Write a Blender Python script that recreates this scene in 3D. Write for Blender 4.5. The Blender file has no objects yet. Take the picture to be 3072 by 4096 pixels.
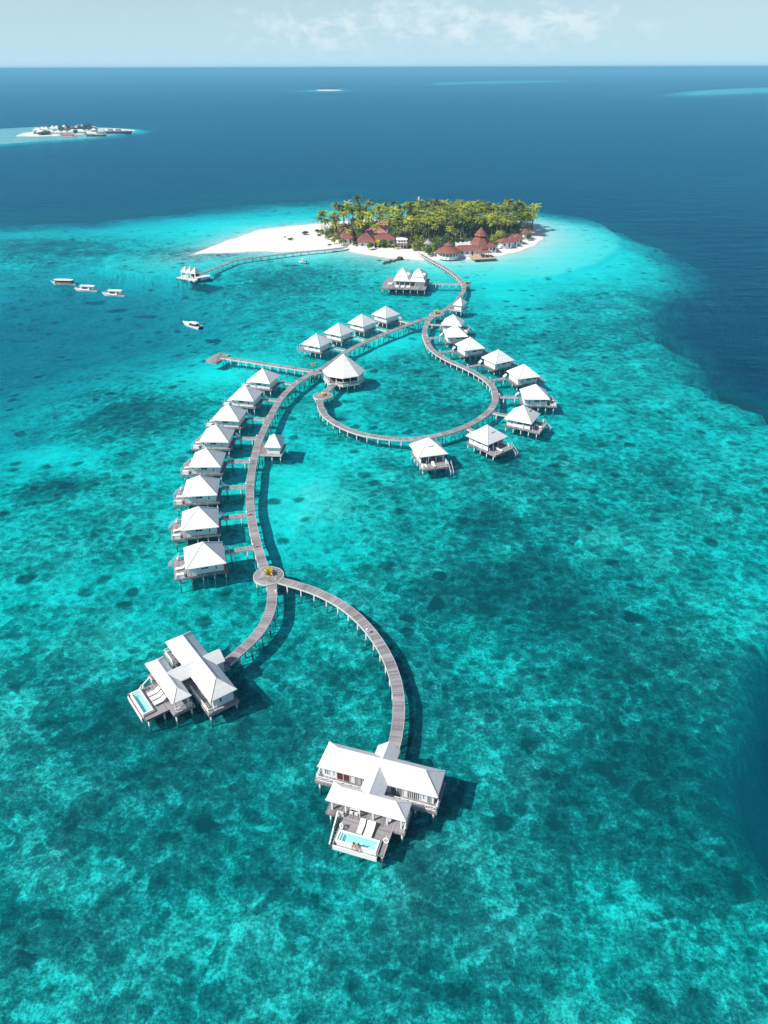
import bpy, math, random
import numpy as np
from mathutils import Vector, Matrix

random.seed(7)
rng = np.random.default_rng(7)
S = bpy.context.scene
C = S.collection
PI = math.pi

# ------------------------------------------------------------------ camera
FPX, CX, CY, CAMZ = 2930.0, 1536.0, 2048.0, 86.7      # focal length in photo pixels
PITCH = math.atan((CY - 270) / FPX)
ROLL = math.radians(-0.15)
FW = np.array([0, math.cos(PITCH), -math.sin(PITCH)])
RT = np.array([1.0, 0, 0])
UP = np.array([0, math.sin(PITCH), math.cos(PITCH)])


def at(u, v, z):
    """photo pixel -> point of the horizontal plane at height z"""
    a, b = (u - CX) / FPX, -(v - CY) / FPX
    c, s = math.cos(ROLL), math.sin(ROLL)
    a, b = a * c - b * s, a * s + b * c
    d = FW + a * RT + b * UP
    t = (z - CAMZ) / d[2]
    return np.array([d[0] * t, d[1] * t])


def at2(z, *pts):
    return [at(u, v, z) for u, v in pts]


def zo(s, ox, oy, *pts):
    return [(ox + a / s, oy + b / s) for a, b in pts]


cam = bpy.data.cameras.new('camera')
cam.sensor_fit = 'VERTICAL'
cam.sensor_height = 36.0
cam.sensor_width = 27.0
cam.lens = FPX / 4096 * 36.0
cam.clip_start = 1.0
cam.clip_end = 400000
camo = bpy.data.objects.new('camera', cam)
C.objects.link(camo)
cr, sr = math.cos(ROLL), math.sin(ROLL)
X = RT * cr + UP * sr
Y = UP * cr - RT * sr
camo.matrix_world = Matrix(((X[0], Y[0], -FW[0], 0), (X[1], Y[1], -FW[1], 0), (X[2], Y[2], -FW[2], CAMZ), (0, 0, 0, 1)))
S.camera = camo

# ------------------------------------------------------------------ light
SUN_EL = math.radians(46)
SUN_AZ = math.radians(180 + 26)          # direction towards the sun, from +X counter-clockwise
sd = Vector((math.cos(SUN_AZ) * math.cos(SUN_EL), math.sin(SUN_AZ) * math.cos(SUN_EL), math.sin(SUN_EL)))
sl = bpy.data.lights.new('sun', 'SUN')
sl.energy = 4.6
sl.angle = math.radians(0.53)
sl.color = (1.0, 0.95, 0.88)
so = bpy.data.objects.new('sun', sl)
so.rotation_euler = sd.to_track_quat('Z', 'Y').to_euler()
so.location = sd * 300
C.objects.link(so)

W = bpy.data.worlds.new('World')
S.world = W
W.use_nodes = True


class NT:
    """little node-tree writer"""
    def __init__(self, tree):
        self.t = tree
        tree.nodes.clear()

    def n(self, typ, _out=0, **kw):
        nd = self.t.nodes.new(typ)
        for k, v in kw.items():
            if k.startswith('i_'):
                key = k[2:]
                sock = nd.inputs[int(key)] if key.isdigit() else nd.inputs[key.replace('_', ' ')]
                if hasattr(v, 'is_output') or isinstance(v, bpy.types.NodeSocket):
                    self.t.links.new(v, sock)
                else:
                    sock.default_value = v
            else:
                setattr(nd, k, v)
        return nd

    def o(self, typ, out=0, **kw):
        return self.n(typ, **kw).outputs[out]

    def math(self, op, a, b=0.0, c=0.0, clamp=False):
        return self.o('ShaderNodeMath', operation=op, use_clamp=clamp, i_0=a, i_1=b, i_2=c)

    def mix(self, f, a, b, mode='MIX'):
        nd = self.n('ShaderNodeMix', data_type='RGBA', blend_type=mode)
        for idx, v in ((0, f), (6, a), (7, b)):
            if isinstance(v, bpy.types.NodeSocket):
                self.t.links.new(v, nd.inputs[idx])
            else:
                if idx and len(v) == 3:
                    v = (*v, 1)
                nd.inputs[idx].default_value = v
        return nd.outputs[2]

    def ramp(self, f, stops, interp='LINEAR'):
        nd = self.n('ShaderNodeValToRGB', i_0=f)
        cr_ = nd.color_ramp
        cr_.interpolation = interp
        while len(cr_.elements) < len(stops):
            cr_.elements.new(0.5)
        for e, (p, c) in zip(cr_.elements, stops):
            e.position = p
            e.color = (c, c, c, 1) if not hasattr(c, '__len__') else (*c, 1)
        return nd.outputs[0]

    def sstep(self, x, a, b):
        return self.o('ShaderNodeMapRange', interpolation_type='SMOOTHSTEP', i_0=x, i_1=a, i_2=b, i_3=0.0, i_4=1.0)

    def noise(self, vec, scale, detail=3.0, rough=0.55, dim='3D', out=0, dist=0.0):
        return self.o('ShaderNodeTexNoise', out, noise_dimensions=dim, i_Vector=vec, i_Scale=scale, i_Detail=detail, i_Roughness=rough, i_Distortion=dist)

    def mapping(self, vec, scale=(1, 1, 1), rot=(0, 0, 0), loc=(0, 0, 0)):
        return self.o('ShaderNodeMapping', i_Vector=vec, i_Scale=scale, i_Rotation=rot, i_Location=loc)


# sky: physical sky plus thin broken cloud and horizon haze, all by direction
nt = NT(W.node_tree)
skyn = nt.n('ShaderNodeTexSky', sky_type='NISHITA', sun_disc=False, sun_elevation=SUN_EL,
            sun_rotation=math.atan2(sd.x, sd.y), altitude=0.0, air_density=1.0, dust_density=1.0, ozone_density=2.5)
sky = skyn.outputs[0]
tc = nt.o('ShaderNodeTexCoord', 0)
sep = nt.n('ShaderNodeSeparateXYZ', i_0=tc)
el = nt.math('ARCSINE', sep.outputs[2])
az = nt.math('ARCTAN2', sep.outputs[0], sep.outputs[1])
azel = nt.o('ShaderNodeCombineXYZ', i_0=az, i_1=el, i_2=0.0)
cvec = nt.mapping(azel, scale=(32, 62, 1), rot=(0, 0, 0.5))
cn = nt.noise(cvec, 1.0, 6.0, 0.62, dist=0.3)
cn2 = nt.noise(nt.mapping(azel, scale=(8, 17, 1), loc=(1.7, 0.4, 0)), 1.0, 2.0, 0.5)
cn3 = nt.math('ADD', cn, nt.math('MULTIPLY', cn2, 0.55))
def gauss_mask(a0, e0, ra, re):
    da = nt.math('DIVIDE', nt.math('SUBTRACT', az, a0), ra)
    de = nt.math('DIVIDE', nt.math('SUBTRACT', el, e0), re)
    q = nt.math('ADD', nt.math('MULTIPLY', da, da), nt.math('MULTIPLY', de, de))
    return nt.math('EXPONENT', nt.math('MULTIPLY', q, -1.0))
mk = nt.math('ADD', gauss_mask(-0.06, 0.040, 0.12, 0.026), gauss_mask(0.16, 0.042, 0.15, 0.028))
mk = nt.math('ADD', mk, nt.math('MULTIPLY', gauss_mask(0.06, 0.2, 1.6, 0.12), 0.35), clamp=True)
cf = nt.sstep(nt.math('ADD', cn3, nt.math('MULTIPLY', mk, 0.20)), 0.84, 1.14)
cf = nt.math('MULTIPLY', cf, nt.math('MULTIPLY', mk, 0.5), clamp=True)
elh = nt.math('MAXIMUM', el, 0.0)
hz = nt.math('EXPONENT', nt.math('MULTIPLY', elh, -7.0))
c1 = nt.mix(nt.math('MULTIPLY', hz, 0.92), sky, (5.5, 8.3, 9.9))
c2 = nt.mix(cf, c1, (9.0, 9.9, 10.3))
bg = nt.n('ShaderNodeBackground', i_0=c2, i_1=0.082)
nt.n('ShaderNodeOutputWorld', i_0=bg.outputs[0])

S.view_settings.view_transform = 'Standard'
S.view_settings.look = 'None'
S.view_settings.exposure = 0.32
S.view_settings.gamma = 1.0
S.cycles.max_bounces = 8
S.cycles.transparent_max_bounces = 12
S.cycles.use_adaptive_sampling = True
S.cycles.caustics_reflective = False
S.cycles.caustics_refractive = False
S.cycles.sample_clamp_indirect = 4.0

# ------------------------------------------------------------------ materials
M = {}


def newmat(name):
    m = bpy.data.materials.new(name)
    m.use_nodes = True
    M[name] = m
    return NT(m.node_tree)


def finish(nt_, col, rough=0.7, bump=None, bs=0.3, bd=0.02, spec=0.3, metal=0.0, **kw):
    p = nt_.n('ShaderNodeBsdfPrincipled')
    def put(key, v):
        if isinstance(v, bpy.types.NodeSocket):
            nt_.t.links.new(v, p.inputs[key])
        else:
            if key == 'Base Color' and len(v) == 3:
                v = (*v, 1)
            p.inputs[key].default_value = v
    put('Base Color', col)
    put('Roughness', rough)
    put('Specular IOR Level', spec)
    put('Metallic', metal)
    for k, v in kw.items():
        put(k, v)
    if bump is not None:
        b = nt_.n('ShaderNodeBump', i_Strength=bs, i_Distance=bd, i_Height=bump)
        nt_.t.links.new(b.outputs[0], p.inputs['Normal'])
    nt_.n('ShaderNodeOutputMaterial', i_0=p.outputs[0])
    return p


def plain(name, col, rough=0.7, var=0.12, scale=3.0, spec=0.3, coord=3):
    t = newmat(name)
    co = t.o('ShaderNodeTexCoord', coord)
    f = t.noise(co, scale, 4, 0.6)
    dark = tuple(c * (1 - var) for c in col)
    lite = tuple(min(1, c * (1 + var)) for c in col)
    finish(t, t.mix(t.sstep(f, 0.3, 0.7), dark, lite), rough, f, 0.3, 0.02, spec)


def shingle(name, col, var=0.1, row=0.28):
    """roof covering: rows of shingles following the height, with stains"""
    t = newmat(name)
    co = t.o('ShaderNodeTexCoord', 3)
    sx = t.n('ShaderNodeSeparateXYZ', i_0=co)
    rowc = t.math('FRACT', t.math('DIVIDE', sx.outputs[2], row))
    rid = t.math('FLOOR', t.math('DIVIDE', sx.outputs[2], row))
    wn = t.o('ShaderNodeTexWhiteNoise', 0, noise_dimensions='1D', i_1=rid)
    f = t.noise(co, 2.2, 5, 0.65)
    f2 = t.noise(co, 14.0, 2, 0.6)
    k = t.math('ADD', t.math('MULTIPLY', f, 0.6), t.math('MULTIPLY', f2, 0.4))
    k = t.math('ADD', k, t.math('MULTIPLY', t.math('SUBTRACT', wn, 0.5), 0.25))
    c = t.mix(t.sstep(k, 0.25, 0.75), tuple(x * (1 - var) for x in col), tuple(min(1, x * (1 + var)) for x in col))
    groove = t.math('LESS_THAN', rowc, 0.1)
    c = t.mix(t.math('MULTIPLY', groove, 0.25), c, tuple(x * 0.55 for x in col))
    finish(t, c, 0.8, t.math('ADD', f2, t.math('MULTIPLY', rowc, 0.6)), 0.5, 0.03, 0.2)


shingle('white_roof', (0.77, 0.77, 0.76), 0.09, 0.20)
plain('white_paint', (0.80, 0.80, 0.79), 0.55, 0.04, 1.5)
plain('white_wall', (0.78, 0.79, 0.79), 0.6, 0.05, 0.8)
# posts standing in the sea: painted above, grown over with dark algae below the tide line
t = newmat('pile_white')
gp_ = t.n('ShaderNodeNewGeometry').outputs['Position']
f = t.noise(gp_, 2.5, 4, 0.6)
zz_ = t.math('ADD', t.n('ShaderNodeSeparateXYZ', i_0=gp_).outputs[2], t.math('MULTIPLY', t.math('SUBTRACT', f, 0.5), 0.3))
cw_ = t.mix(t.sstep(f, 0.3, 0.7), (0.50, 0.51, 0.49), (0.66, 0.67, 0.65))
finish(t, t.mix(t.sstep(zz_, -0.10, 0.14), (0.16, 0.20, 0.185), cw_), 0.7, f, 0.3, 0.02)
shingle('red_roof', (0.255, 0.098, 0.080), 0.25, 0.3)
shingle('pink_roof', (0.46, 0.185, 0.175), 0.18, 0.35)
plain('grey_roof', (0.34, 0.35, 0.36), 0.8, 0.15, 2)
plain('concrete', (0.62, 0.62, 0.60), 0.8, 0.1, 0.6)
plain('cushion', (0.82, 0.82, 0.80), 0.8, 0.03, 5)
plain('dark_glass', (0.035, 0.045, 0.055), 0.12, 0.3, 1.2, 0.6)
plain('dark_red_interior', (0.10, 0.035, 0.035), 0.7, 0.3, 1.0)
plain('grey_glass', (0.20, 0.24, 0.26), 0.15, 0.2, 1.0, 0.6)
plain('dark_hull', (0.03, 0.05, 0.08), 0.4, 0.15, 1.0)
plain('blue_hull', (0.015, 0.075, 0.17), 0.35, 0.12, 1.0)
plain('boat_white', (0.80, 0.80, 0.79), 0.3, 0.04, 1.0, 0.5)
plain('varnished_wood', (0.26, 0.10, 0.045), 0.4, 0.25, 3.0)
plain('pale_wood', (0.50, 0.36, 0.24), 0.7, 0.15, 3.0)
plain('dark_wood', (0.10, 0.075, 0.06), 0.8, 0.3, 3.0)
plain('black_rubber', (0.015, 0.015, 0.018), 0.6, 0.2, 3.0)
plain('steel', (0.55, 0.57, 0.58), 0.35, 0.1, 3.0, 0.5)
plain('rock', (0.09, 0.085, 0.08), 0.9, 0.35, 1.2)
plain('skin_tan', (0.50, 0.26, 0.17), 0.5, 0.06, 8.0)
plain('skin_light', (0.58, 0.34, 0.25), 0.5, 0.06, 8.0)
plain('hair_dark', (0.018, 0.012, 0.010), 0.5, 0.3, 20)
plain('hair_brown', (0.075, 0.035, 0.018), 0.5, 0.3, 20)
plain('cloth_red', (0.45, 0.06, 0.08), 0.8, 0.1, 8)
plain('cloth_dark', (0.03, 0.03, 0.05), 0.8, 0.1, 8)
plain('yellow_cloth', (0.75, 0.45, 0.05), 0.8, 0.1, 8)
plain('trunk', (0.20, 0.16, 0.12), 0.9, 0.25, 2.0)
plain('pool_tile', (0.50, 0.86, 0.86), 0.4, 0.06, 1.2)
plain('pool_step_tile', (0.80, 0.82, 0.82), 0.4, 0.04, 1.2)
plain('soil', (0.075, 0.065, 0.04), 0.95, 0.35, 0.4)

# weathered decking: boards along uv.x, each its own grey
t = newmat('deck_wood')
uv = t.o('ShaderNodeTexCoord', 2)
sx = t.n('ShaderNodeSeparateXYZ', i_0=uv)
bid = t.math('FLOOR', t.math('DIVIDE', sx.outputs[0], 0.19))
wn = t.o('ShaderNodeTexWhiteNoise', 0, noise_dimensions='1D', i_1=bid)
bid2 = t.math('FLOOR', t.math('DIVIDE', sx.outputs[0], 1.7))
wn2 = t.o('ShaderNodeTexWhiteNoise', 0, noise_dimensions='1D', i_1=bid2)
gr = t.math('LESS_THAN', t.math('FRACT', t.math('DIVIDE', sx.outputs[0], 0.19)), 0.1)
st = t.noise(t.mapping(uv, scale=(6, 1.1, 1)), 1.0, 4, 0.6)
big = t.noise(uv, 0.35, 3, 0.6)
k = t.math('ADD', t.math('MULTIPLY', wn, 0.50), t.math('MULTIPLY', wn2, 0.30))
k = t.math('ADD', k, t.math('ADD', t.math('MULTIPLY', st, 0.45), t.math('MULTIPLY', big, 0.55)))
cc = t.mix(t.sstep(k, 0.40, 1.40), (0.165, 0.152, 0.160), (0.40, 0.375, 0.388))
cc = t.mix(t.math('MULTIPLY', gr, 0.5), cc, (0.07, 0.065, 0.068))
finish(t, cc, 0.85, st, 0.4, 0.02, 0.2)

# curtains behind glass: white folds over dark
t = newmat('curtained_glass')
uv = t.o('ShaderNodeTexCoord', 3)
sx = t.n('ShaderNodeSeparateXYZ', i_0=uv)
fr = t.math('FRACT', t.math('DIVIDE', t.math('ADD', sx.outputs[0], sx.outputs[1]), 0.27))
nz = t.noise(t.mapping(uv, scale=(4, 4, 0.4)), 1.0, 2, 0.5)
f = t.math('GREATER_THAN', t.math('ADD', fr, t.math('MULTIPLY', nz, 0.6)), 0.85)
finish(t, t.mix(f, (0.04, 0.045, 0.06), (0.66, 0.67, 0.68)), 0.3, None, spec=0.5)


def foliage(name, dark, lite, trans=0.42):
    t = newmat(name)
    co = t.o('ShaderNodeTexCoord', 3)
    oi = t.n('ShaderNodeObjectInfo')
    f = t.noise(co, 0.9, 3, 0.6)
    k = t.math('ADD', t.math('MULTIPLY', f, 0.9), t.math('MULTIPLY', t.math('SUBTRACT', oi.outputs['Random'], 0.5), 0.75))
    c = t.mix(t.sstep(k, 0.15, 0.8), dark, lite)
    d = t.n('ShaderNodeBsdfDiffuse', i_0=c)
    tr = t.n('ShaderNodeBsdfTranslucent', i_0=c)
    g = t.n('ShaderNodeBsdfGlossy', i_0=(1, 1, 1, 1), i_1=0.45)
    m1 = t.n('ShaderNodeMixShader', i_0=trans, i_1=d.outputs[0], i_2=tr.outputs[0])
    m2 = t.n('ShaderNodeMixShader', i_0=0.035, i_1=m1.outputs[0], i_2=g.outputs[0])
    t.n('ShaderNodeOutputMaterial', i_0=m2.outputs[0])


foliage('palm_green', (0.15, 0.20, 0.020), (0.56, 0.59, 0.050))
foliage('palm_dark', (0.090, 0.13, 0.022), (0.34, 0.38, 0.05))
foliage('leaf_green', (0.075, 0.125, 0.018), (0.27, 0.36, 0.035))
foliage('leaf_bright', (0.20, 0.25, 0.015), (0.50, 0.50, 0.035))
foliage('leaf_yellow', (0.55, 0.42, 0.012), (0.88, 0.72, 0.03))
foliage('leaf_dark', (0.035, 0.060, 0.016), (0.11, 0.155, 0.035))

# ------------------------------------------------------------------ mesh helpers
class MB:
    """collects shapes and links them as ONE mesh object"""
    def __init__(self):
        self.v, self.f, self.uv = [], [], []

    def add(self, vs, fs, uvs=None):
        o = len(self.v)
        self.v += [tuple(map(float, p)) for p in vs]
        self.uv += [(p[0], p[1]) for p in (uvs if uvs is not None else vs)]
        self.f += [tuple(i + o for i in f) for f in fs]
        return self

    def box(self, x0, x1, y0, y1, z0, z1):
        vs = [(x, y, z) for z in (z0, z1) for x, y in ((x0, y0), (x1, y0), (x1, y1), (x0, y1))]
        return self.add(vs, [(3, 2, 1, 0), (4, 5, 6, 7), (0, 1, 5, 4), (1, 2, 6, 5), (2, 3, 7, 6), (3, 0, 4, 7)])

    def hexa(self, bot, top, uvs=None):
        n = len(bot)
        fs = [tuple(range(n - 1, -1, -1)), tuple(range(n, 2 * n))]
        fs += [(i, (i + 1) % n, n + (i + 1) % n, n + i) for i in range(n)]
        return self.add(list(bot) + list(top), fs, uvs)

    def prism(self, poly, z0, z1):
        return self.hexa([(x, y, z0) for x, y in poly], [(x, y, z1) for x, y in poly])

    def beam(self, a, b, w, h=None):
        a, b = Vector(a), Vector(b)
        d = (b - a)
        if d.length < 1e-6:
            return self
        d.normalize()
        h = h or w
        s = d.cross(Vector((0, 0, 1)))
        if s.length < 1e-3:
            s = Vector((1, 0, 0))
        s.normalize()
        u = s.cross(d).normalized()
        q = [(-1, -1), (1, -1), (1, 1), (-1, 1)]
        bt = [a + s * (w / 2 * i) + u * (h / 2 * j) for i, j in q]
        tp = [b + s * (w / 2 * i) + u * (h / 2 * j) for i, j in q]
        return self.hexa(bt, tp)

    def tube(self, pts, rad, n=8, caps=True):
        pts = [Vector(p) for p in pts]
        rad = rad if hasattr(rad, '__len__') else [rad] * len(pts)
        vs, fs = [], []
        for i, p in enumerate(pts):
            d = (pts[min(i + 1, len(pts) - 1)] - pts[max(i - 1, 0)]).normalized()
            s = d.cross(Vector((0, 0, 1)))
            if s.length < 0.05:
                s = d.cross(Vector((0, 1, 0)))
            s.normalize()
            u = s.cross(d).normalized()
            for k in range(n):
                a_ = 2 * PI * k / n
                vs.append(p + (s * math.cos(a_) + u * math.sin(a_)) * rad[i])
        for i in range(len(pts) - 1):
            for k in range(n):
                k2 = (k + 1) % n
                fs.append((i * n + k, i * n + k2, (i + 1) * n + k2, (i + 1) * n + k))
        if caps:
            fs.append(tuple(range(n - 1, -1, -1)))
            fs.append(tuple(range((len(pts) - 1) * n, len(pts) * n)))
        return self.add(vs, fs)

    def cyl(self, x, y, z0, z1, r, n=10, r1=None):
        return self.tube([(x, y, z0), (x, y, z1)], [r, r if r1 is None else r1], n)

    def torus(self, c, R, r, nrm=(0, 0, 1), n=20, m=8):
        q = Vector(nrm).to_track_quat('Z', 'Y')
        vs, fs = [], []
        for i in range(n):
            a_ = 2 * PI * i / n
            for j in range(m):
                b_ = 2 * PI * j / m
                p = Vector(((R + r * math.cos(b_)) * math.cos(a_), (R + r * math.cos(b_)) * math.sin(a_), r * math.sin(b_)))
                vs.append(Vector(c) + q @ p)
        for i in range(n):
            for j in range(m):
                fs.append((i * m + j, ((i + 1) % n) * m + j, ((i + 1) % n) * m + (j + 1) % m, i * m + (j + 1) % m))
        return self.add(vs, fs)

    def hip(self, x0, x1, y0, y1, ze, rise, run=None, th=0.16):
        """hip roof over a rectangle: an eaves slab, then four slopes; run = hip run along the long side"""
        w, d = x1 - x0, y1 - y0
        zt = ze + th
        vs = [(x0, y0, ze), (x1, y0, ze), (x1, y1, ze), (x0, y1, ze), (x0, y0, zt), (x1, y0, zt), (x1, y1, zt), (x0, y1, zt)]
        fs = [(3, 2, 1, 0), (0, 1, 5, 4), (1, 2, 6, 5), (2, 3, 7, 6), (3, 0, 4, 7)]
        ym, xm = (y0 + y1) / 2, (x0 + x1) / 2
        if run is None and abs(w - d) < 0.3 or run == 'apex':
            vs.append((xm, ym, zt + rise))
            fs += [(4, 5, 8), (5, 6, 8), (6, 7, 8), (7, 4, 8)]
            caps = [(4, 8), (5, 8), (6, 8), (7, 8)]
        elif w >= d:
            r = run if run is not None else d / 2
            vs += [(x0 + r, ym, zt + rise), (x1 - r, ym, zt + rise)]
            fs += [(4, 5, 9, 8), (5, 6, 9), (6, 7, 8, 9), (7, 4, 8)]
            caps = [(4, 8), (7, 8), (5, 9), (6, 9), (8, 9)]
        else:
            r = run if run is not None else w / 2
            vs += [(xm, y0 + r, zt + rise), (xm, y1 - r, zt + rise)]
            fs += [(4, 5, 8), (5, 6, 9, 8), (6, 7, 9), (7, 4, 8, 9)]
            caps = [(4, 8), (5, 8), (6, 9), (7, 9), (8, 9)]
        self.add(vs, fs)
        for i, j in caps:                      # ridge and hip caps
            self.beam(vs[i], vs[j], 0.20, 0.09)
        return self

    def gable_y(self, x0, x1, y0, y1, ze, rise, th=0.16):
        xm = (x0 + x1) / 2
        a = [(x0, y0, ze), (x1, y0, ze), (x1, y0, ze + th), (xm, y0, ze + th + rise), (x0, y0, ze + th)]
        b = [(x, y1, z) for x, y, z in a]
        n = 5
        fs = [tuple(range(n)), tuple(range(2 * n - 1, n - 1, -1))]
        fs += [((i + 1) % n, i, n + i, n + (i + 1) % n) for i in range(n)]
        return self.add(a + b, fs)

    def cone(self, n, c, r, ze, rise, th=0.14, a0=0.0, r_top=0.0):
        bot = [(c[0] + r * math.cos(a0 + 2 * PI * k / n), c[1] + r * math.sin(a0 + 2 * PI * k / n), ze) for k in range(n)]
        mid = [(x, y, ze + th) for x, y, z in bot]
        if r_top <= 0:
            vs = bot + mid + [(c[0], c[1], ze + th + rise)]
            fs = [tuple(range(n - 1, -1, -1))]
            for k in range(n):
                k2 = (k + 1) % n
                fs += [(k, k2, n + k2, n + k), (n + k, n + k2, 2 * n)]
        else:
            top = [(c[0] + (x - c[0]) * r_top / r, c[1] + (y - c[1]) * r_top / r, ze + th + rise) for x, y, z in bot]
            vs = bot + mid + top
            fs = [tuple(range(n - 1, -1, -1)), tuple(range(2 * n, 3 * n))]
            for k in range(n):
                k2 = (k + 1) % n
                fs += [(k, k2, n + k2, n + k), (n + k, n + k2, 2 * n + k2, 2 * n + k)]
        return self.add(vs, fs)

    def build(self, name, mat, parent=None, smooth=False):
        me = bpy.data.meshes.new(name)
        me.from_pydata(self.v, [], self.f)
        uvl = me.uv_layers.new(name='UVMap')
        li = np.empty(len(me.loops), dtype=np.int32)
        me.loops.foreach_get('vertex_index', li)
        uvl.data.foreach_set('uv', np.array(self.uv, dtype=np.float32)[li].ravel())
        me.materials.append(M[mat] if isinstance(mat, str) else mat)
        if smooth:
            me.shade_smooth()
        o = bpy.data.objects.new(name, me)
        C.objects.link(o)
        if parent is not None:
            o.parent = parent
        return o


def tag(o, label, cat, group=None, kind=None):
    if label:
        o['label'] = label
    if cat:
        o['category'] = cat
    if group:
        o['group'] = group
    if kind:
        o['kind'] = kind
    return o


def thing(name, label, cat, loc=(0, 0, 0), rotz=0.0, group=None):
    o = bpy.data.objects.new(name, None)
    o.empty_display_size = 0.3
    o.location = loc
    o.rotation_euler = (0, 0, rotz)
    C.objects.link(o)
    return tag(o, label, cat, group)


def dup(root, loc, rotz, label=None, scale=None, group=None):
    r = root.copy()
    C.objects.link(r)
    r.location = loc
    r.rotation_euler = (root.rotation_euler[0], root.rotation_euler[1], rotz)
    if scale is not None:
        r.scale = scale if hasattr(scale, '__len__') else (scale,) * 3
    if label:
        r['label'] = label
    if group:
        r['group'] = group
    for ch in list(root.children):
        c = ch.copy()
        C.objects.link(c)
        c.parent = r
        for g in ch.children:
            d = g.copy()
            C.objects.link(d)
            d.parent = c
    return r


def repeat(proto, parent, spots):
    """put copies of one child mesh at several spots of the same thing"""
    for i, p in enumerate(spots):
        o = proto if i == 0 else proto.copy()
        if i:
            C.objects.link(o)
        o.parent = parent
        o.location = p


def structure(o):
    o['kind'] = 'structure'
    return o


def grid_mesh(name, xs, ys, zf, mat, attrs=None, keep=None, smooth=True):
    gx, gy = np.meshgrid(xs, ys)
    z = zf(gx, gy)
    nx, ny = len(xs), len(ys)
    co = np.stack([gx, gy, z], -1).reshape(-1, 3).astype(np.float32)
    idx = np.arange(nx * ny).reshape(ny, nx)
    q = np.stack([idx[:-1, :-1], idx[:-1, 1:], idx[1:, 1:], idx[1:, :-1]], -1).reshape(-1, 4)
    if keep is not None:
        kv = keep(gx, gy, z).reshape(-1)
        q = q[kv[q].any(1)]
    me = bpy.data.meshes.new(name)
    me.vertices.add(len(co))
    me.vertices.foreach_set('co', co.ravel())
    me.loops.add(q.size)
    me.loops.foreach_set('vertex_index', q.ravel().astype(np.int32))
    me.polygons.add(len(q))
    me.polygons.foreach_set('loop_start', np.arange(0, q.size, 4, dtype=np.int32))
    me.polygons.foreach_set('loop_total', np.full(len(q), 4, dtype=np.int32))
    for k, fn in (attrs or {}).items():
        a = me.attributes.new(k, 'FLOAT', 'POINT')
        a.data.foreach_set('value', fn(gx, gy).reshape(-1).astype(np.float32))
    me.update(calc_edges=True)
    me.validate()
    if smooth:
        me.shade_smooth()
    me.materials.append(M[mat])
    o = bpy.data.objects.new(name, me)
    C.objects.link(o)
    return o


# ------------------------------------------------------------------ sea bed shape
def sdist(x, y, poly):
    """signed distance to a polygon, positive inside"""
    P = np.array(poly)
    d = np.full(x.shape, 1e18)
    ins = np.zeros(x.shape, bool)
    n = len(P)
    for i in range(n):
        a, b = P[i], P[(i + 1) % n]
        e = b - a
        wx, wy = x - a[0], y - a[1]
        tt = np.clip((wx * e[0] + wy * e[1]) / (e @ e + 1e-9), 0, 1)
        d = np.minimum(d, (wx - e[0] * tt) ** 2 + (wy - e[1] * tt) ** 2)
        c = ((a[1] > y) != (b[1] > y))
        with np.errstate(divide='ignore', invalid='ignore'):
            xi = a[0] + (y - a[1]) / (b[1] - a[1] + 1e-12) * e[0]
        ins ^= c & (x < xi)
    d = np.sqrt(d)
    return np.where(ins, d, -d)


def ss(x, a, b):
    t_ = np.clip((x - a) / (b - a), 0, 1)
    return t_ * t_ * (3 - 2 * t_)


_ph = rng.uniform(0, 2 * PI, (60,))
def wob(x, y, L, seed=0):
    """cheap smooth wobble, about -1..1"""
    r = 0
    for i in range(6):
        a_ = _ph[(i * 7 + seed * 11) % 60]
        k = 2 * PI / L * (0.6 + 0.25 * i)
        r = r + np.sin(k * (x * math.cos(a_) + y * math.sin(a_)) + _ph[(i * 5 + seed * 3 + 1) % 60])
    return r / 3.0


shelf_px = [(-900, 925), (0, 915), (420, 900), (830, 850), (1130, 812), (1400, 800), (1750, 806), (2060, 820), (2230, 872),
            (2440, 905), (2610, 965), (2720, 1050), (2735, 1140), (2675, 1210), (2590, 1265), (2650, 1375), (2765, 1470), (2930, 1575),
            (3120, 1660), (3600, 1830), (3750, 2400), (3250, 2590), (3120, 2500), (3010, 2660), (2945, 2850), (2940, 3060), (2990, 3250),
            (3110, 3420), (3600, 3480), (4600, 4100), (1500, 5600), (-1200, 5200), (-2600, 3000), (-2600, 1800)]
hole_px = [(-1500, 1100), (0, 1078), (330, 1052), (560, 1050), (740, 1085), (900, 1128), (1060, 1190), (1105, 1262), (1000, 1340),
           (830, 1420), (640, 1470), (440, 1560), (330, 1700), (180, 1830), (0, 1900), (-700, 2000)]
isl_px = [(767, 1019), (810, 1013), (876, 1012), (989, 1006), (1102, 1006), (1215, 1005), (1300, 1001), (1365, 992), (1434, 1014),
          (1548, 1031), (1620, 1036), (1681, 1040), (1760, 1041), (1833, 1040), (1900, 1036), (1960, 1032), (2023, 1018), (2075, 1005), (2118, 988), (2150, 972),
          (2170, 954), (2176, 931), (2158, 908), (2132, 893), (2040, 882), (1900, 878), (1700, 875), (1500, 877), (1400, 882),
          (1296, 892), (1185, 902), (1037, 918), (960, 945), (900, 966), (831, 993), (790, 1008)]
shelf = [at(u, v, 0) for u, v in shelf_px]
hole = [at(u, v, 0) for u, v in hole_px]
isl = [at(u, v, 0) for u, v in isl_px]
far_isle_px = [(60, 545), (160, 546), (300, 540), (420, 534), (520, 528), (545, 521), (480, 514), (330, 514), (180, 520), (90, 533)]
far_isle = [at(u, v, 0) for u, v in far_isle_px]
islet_px = [(1262, 360), (1310, 357), (1360, 359), (1372, 362), (1318, 364.5), (1270, 363)]
islet = [at(u, v, 0) for u, v in islet_px]
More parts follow.
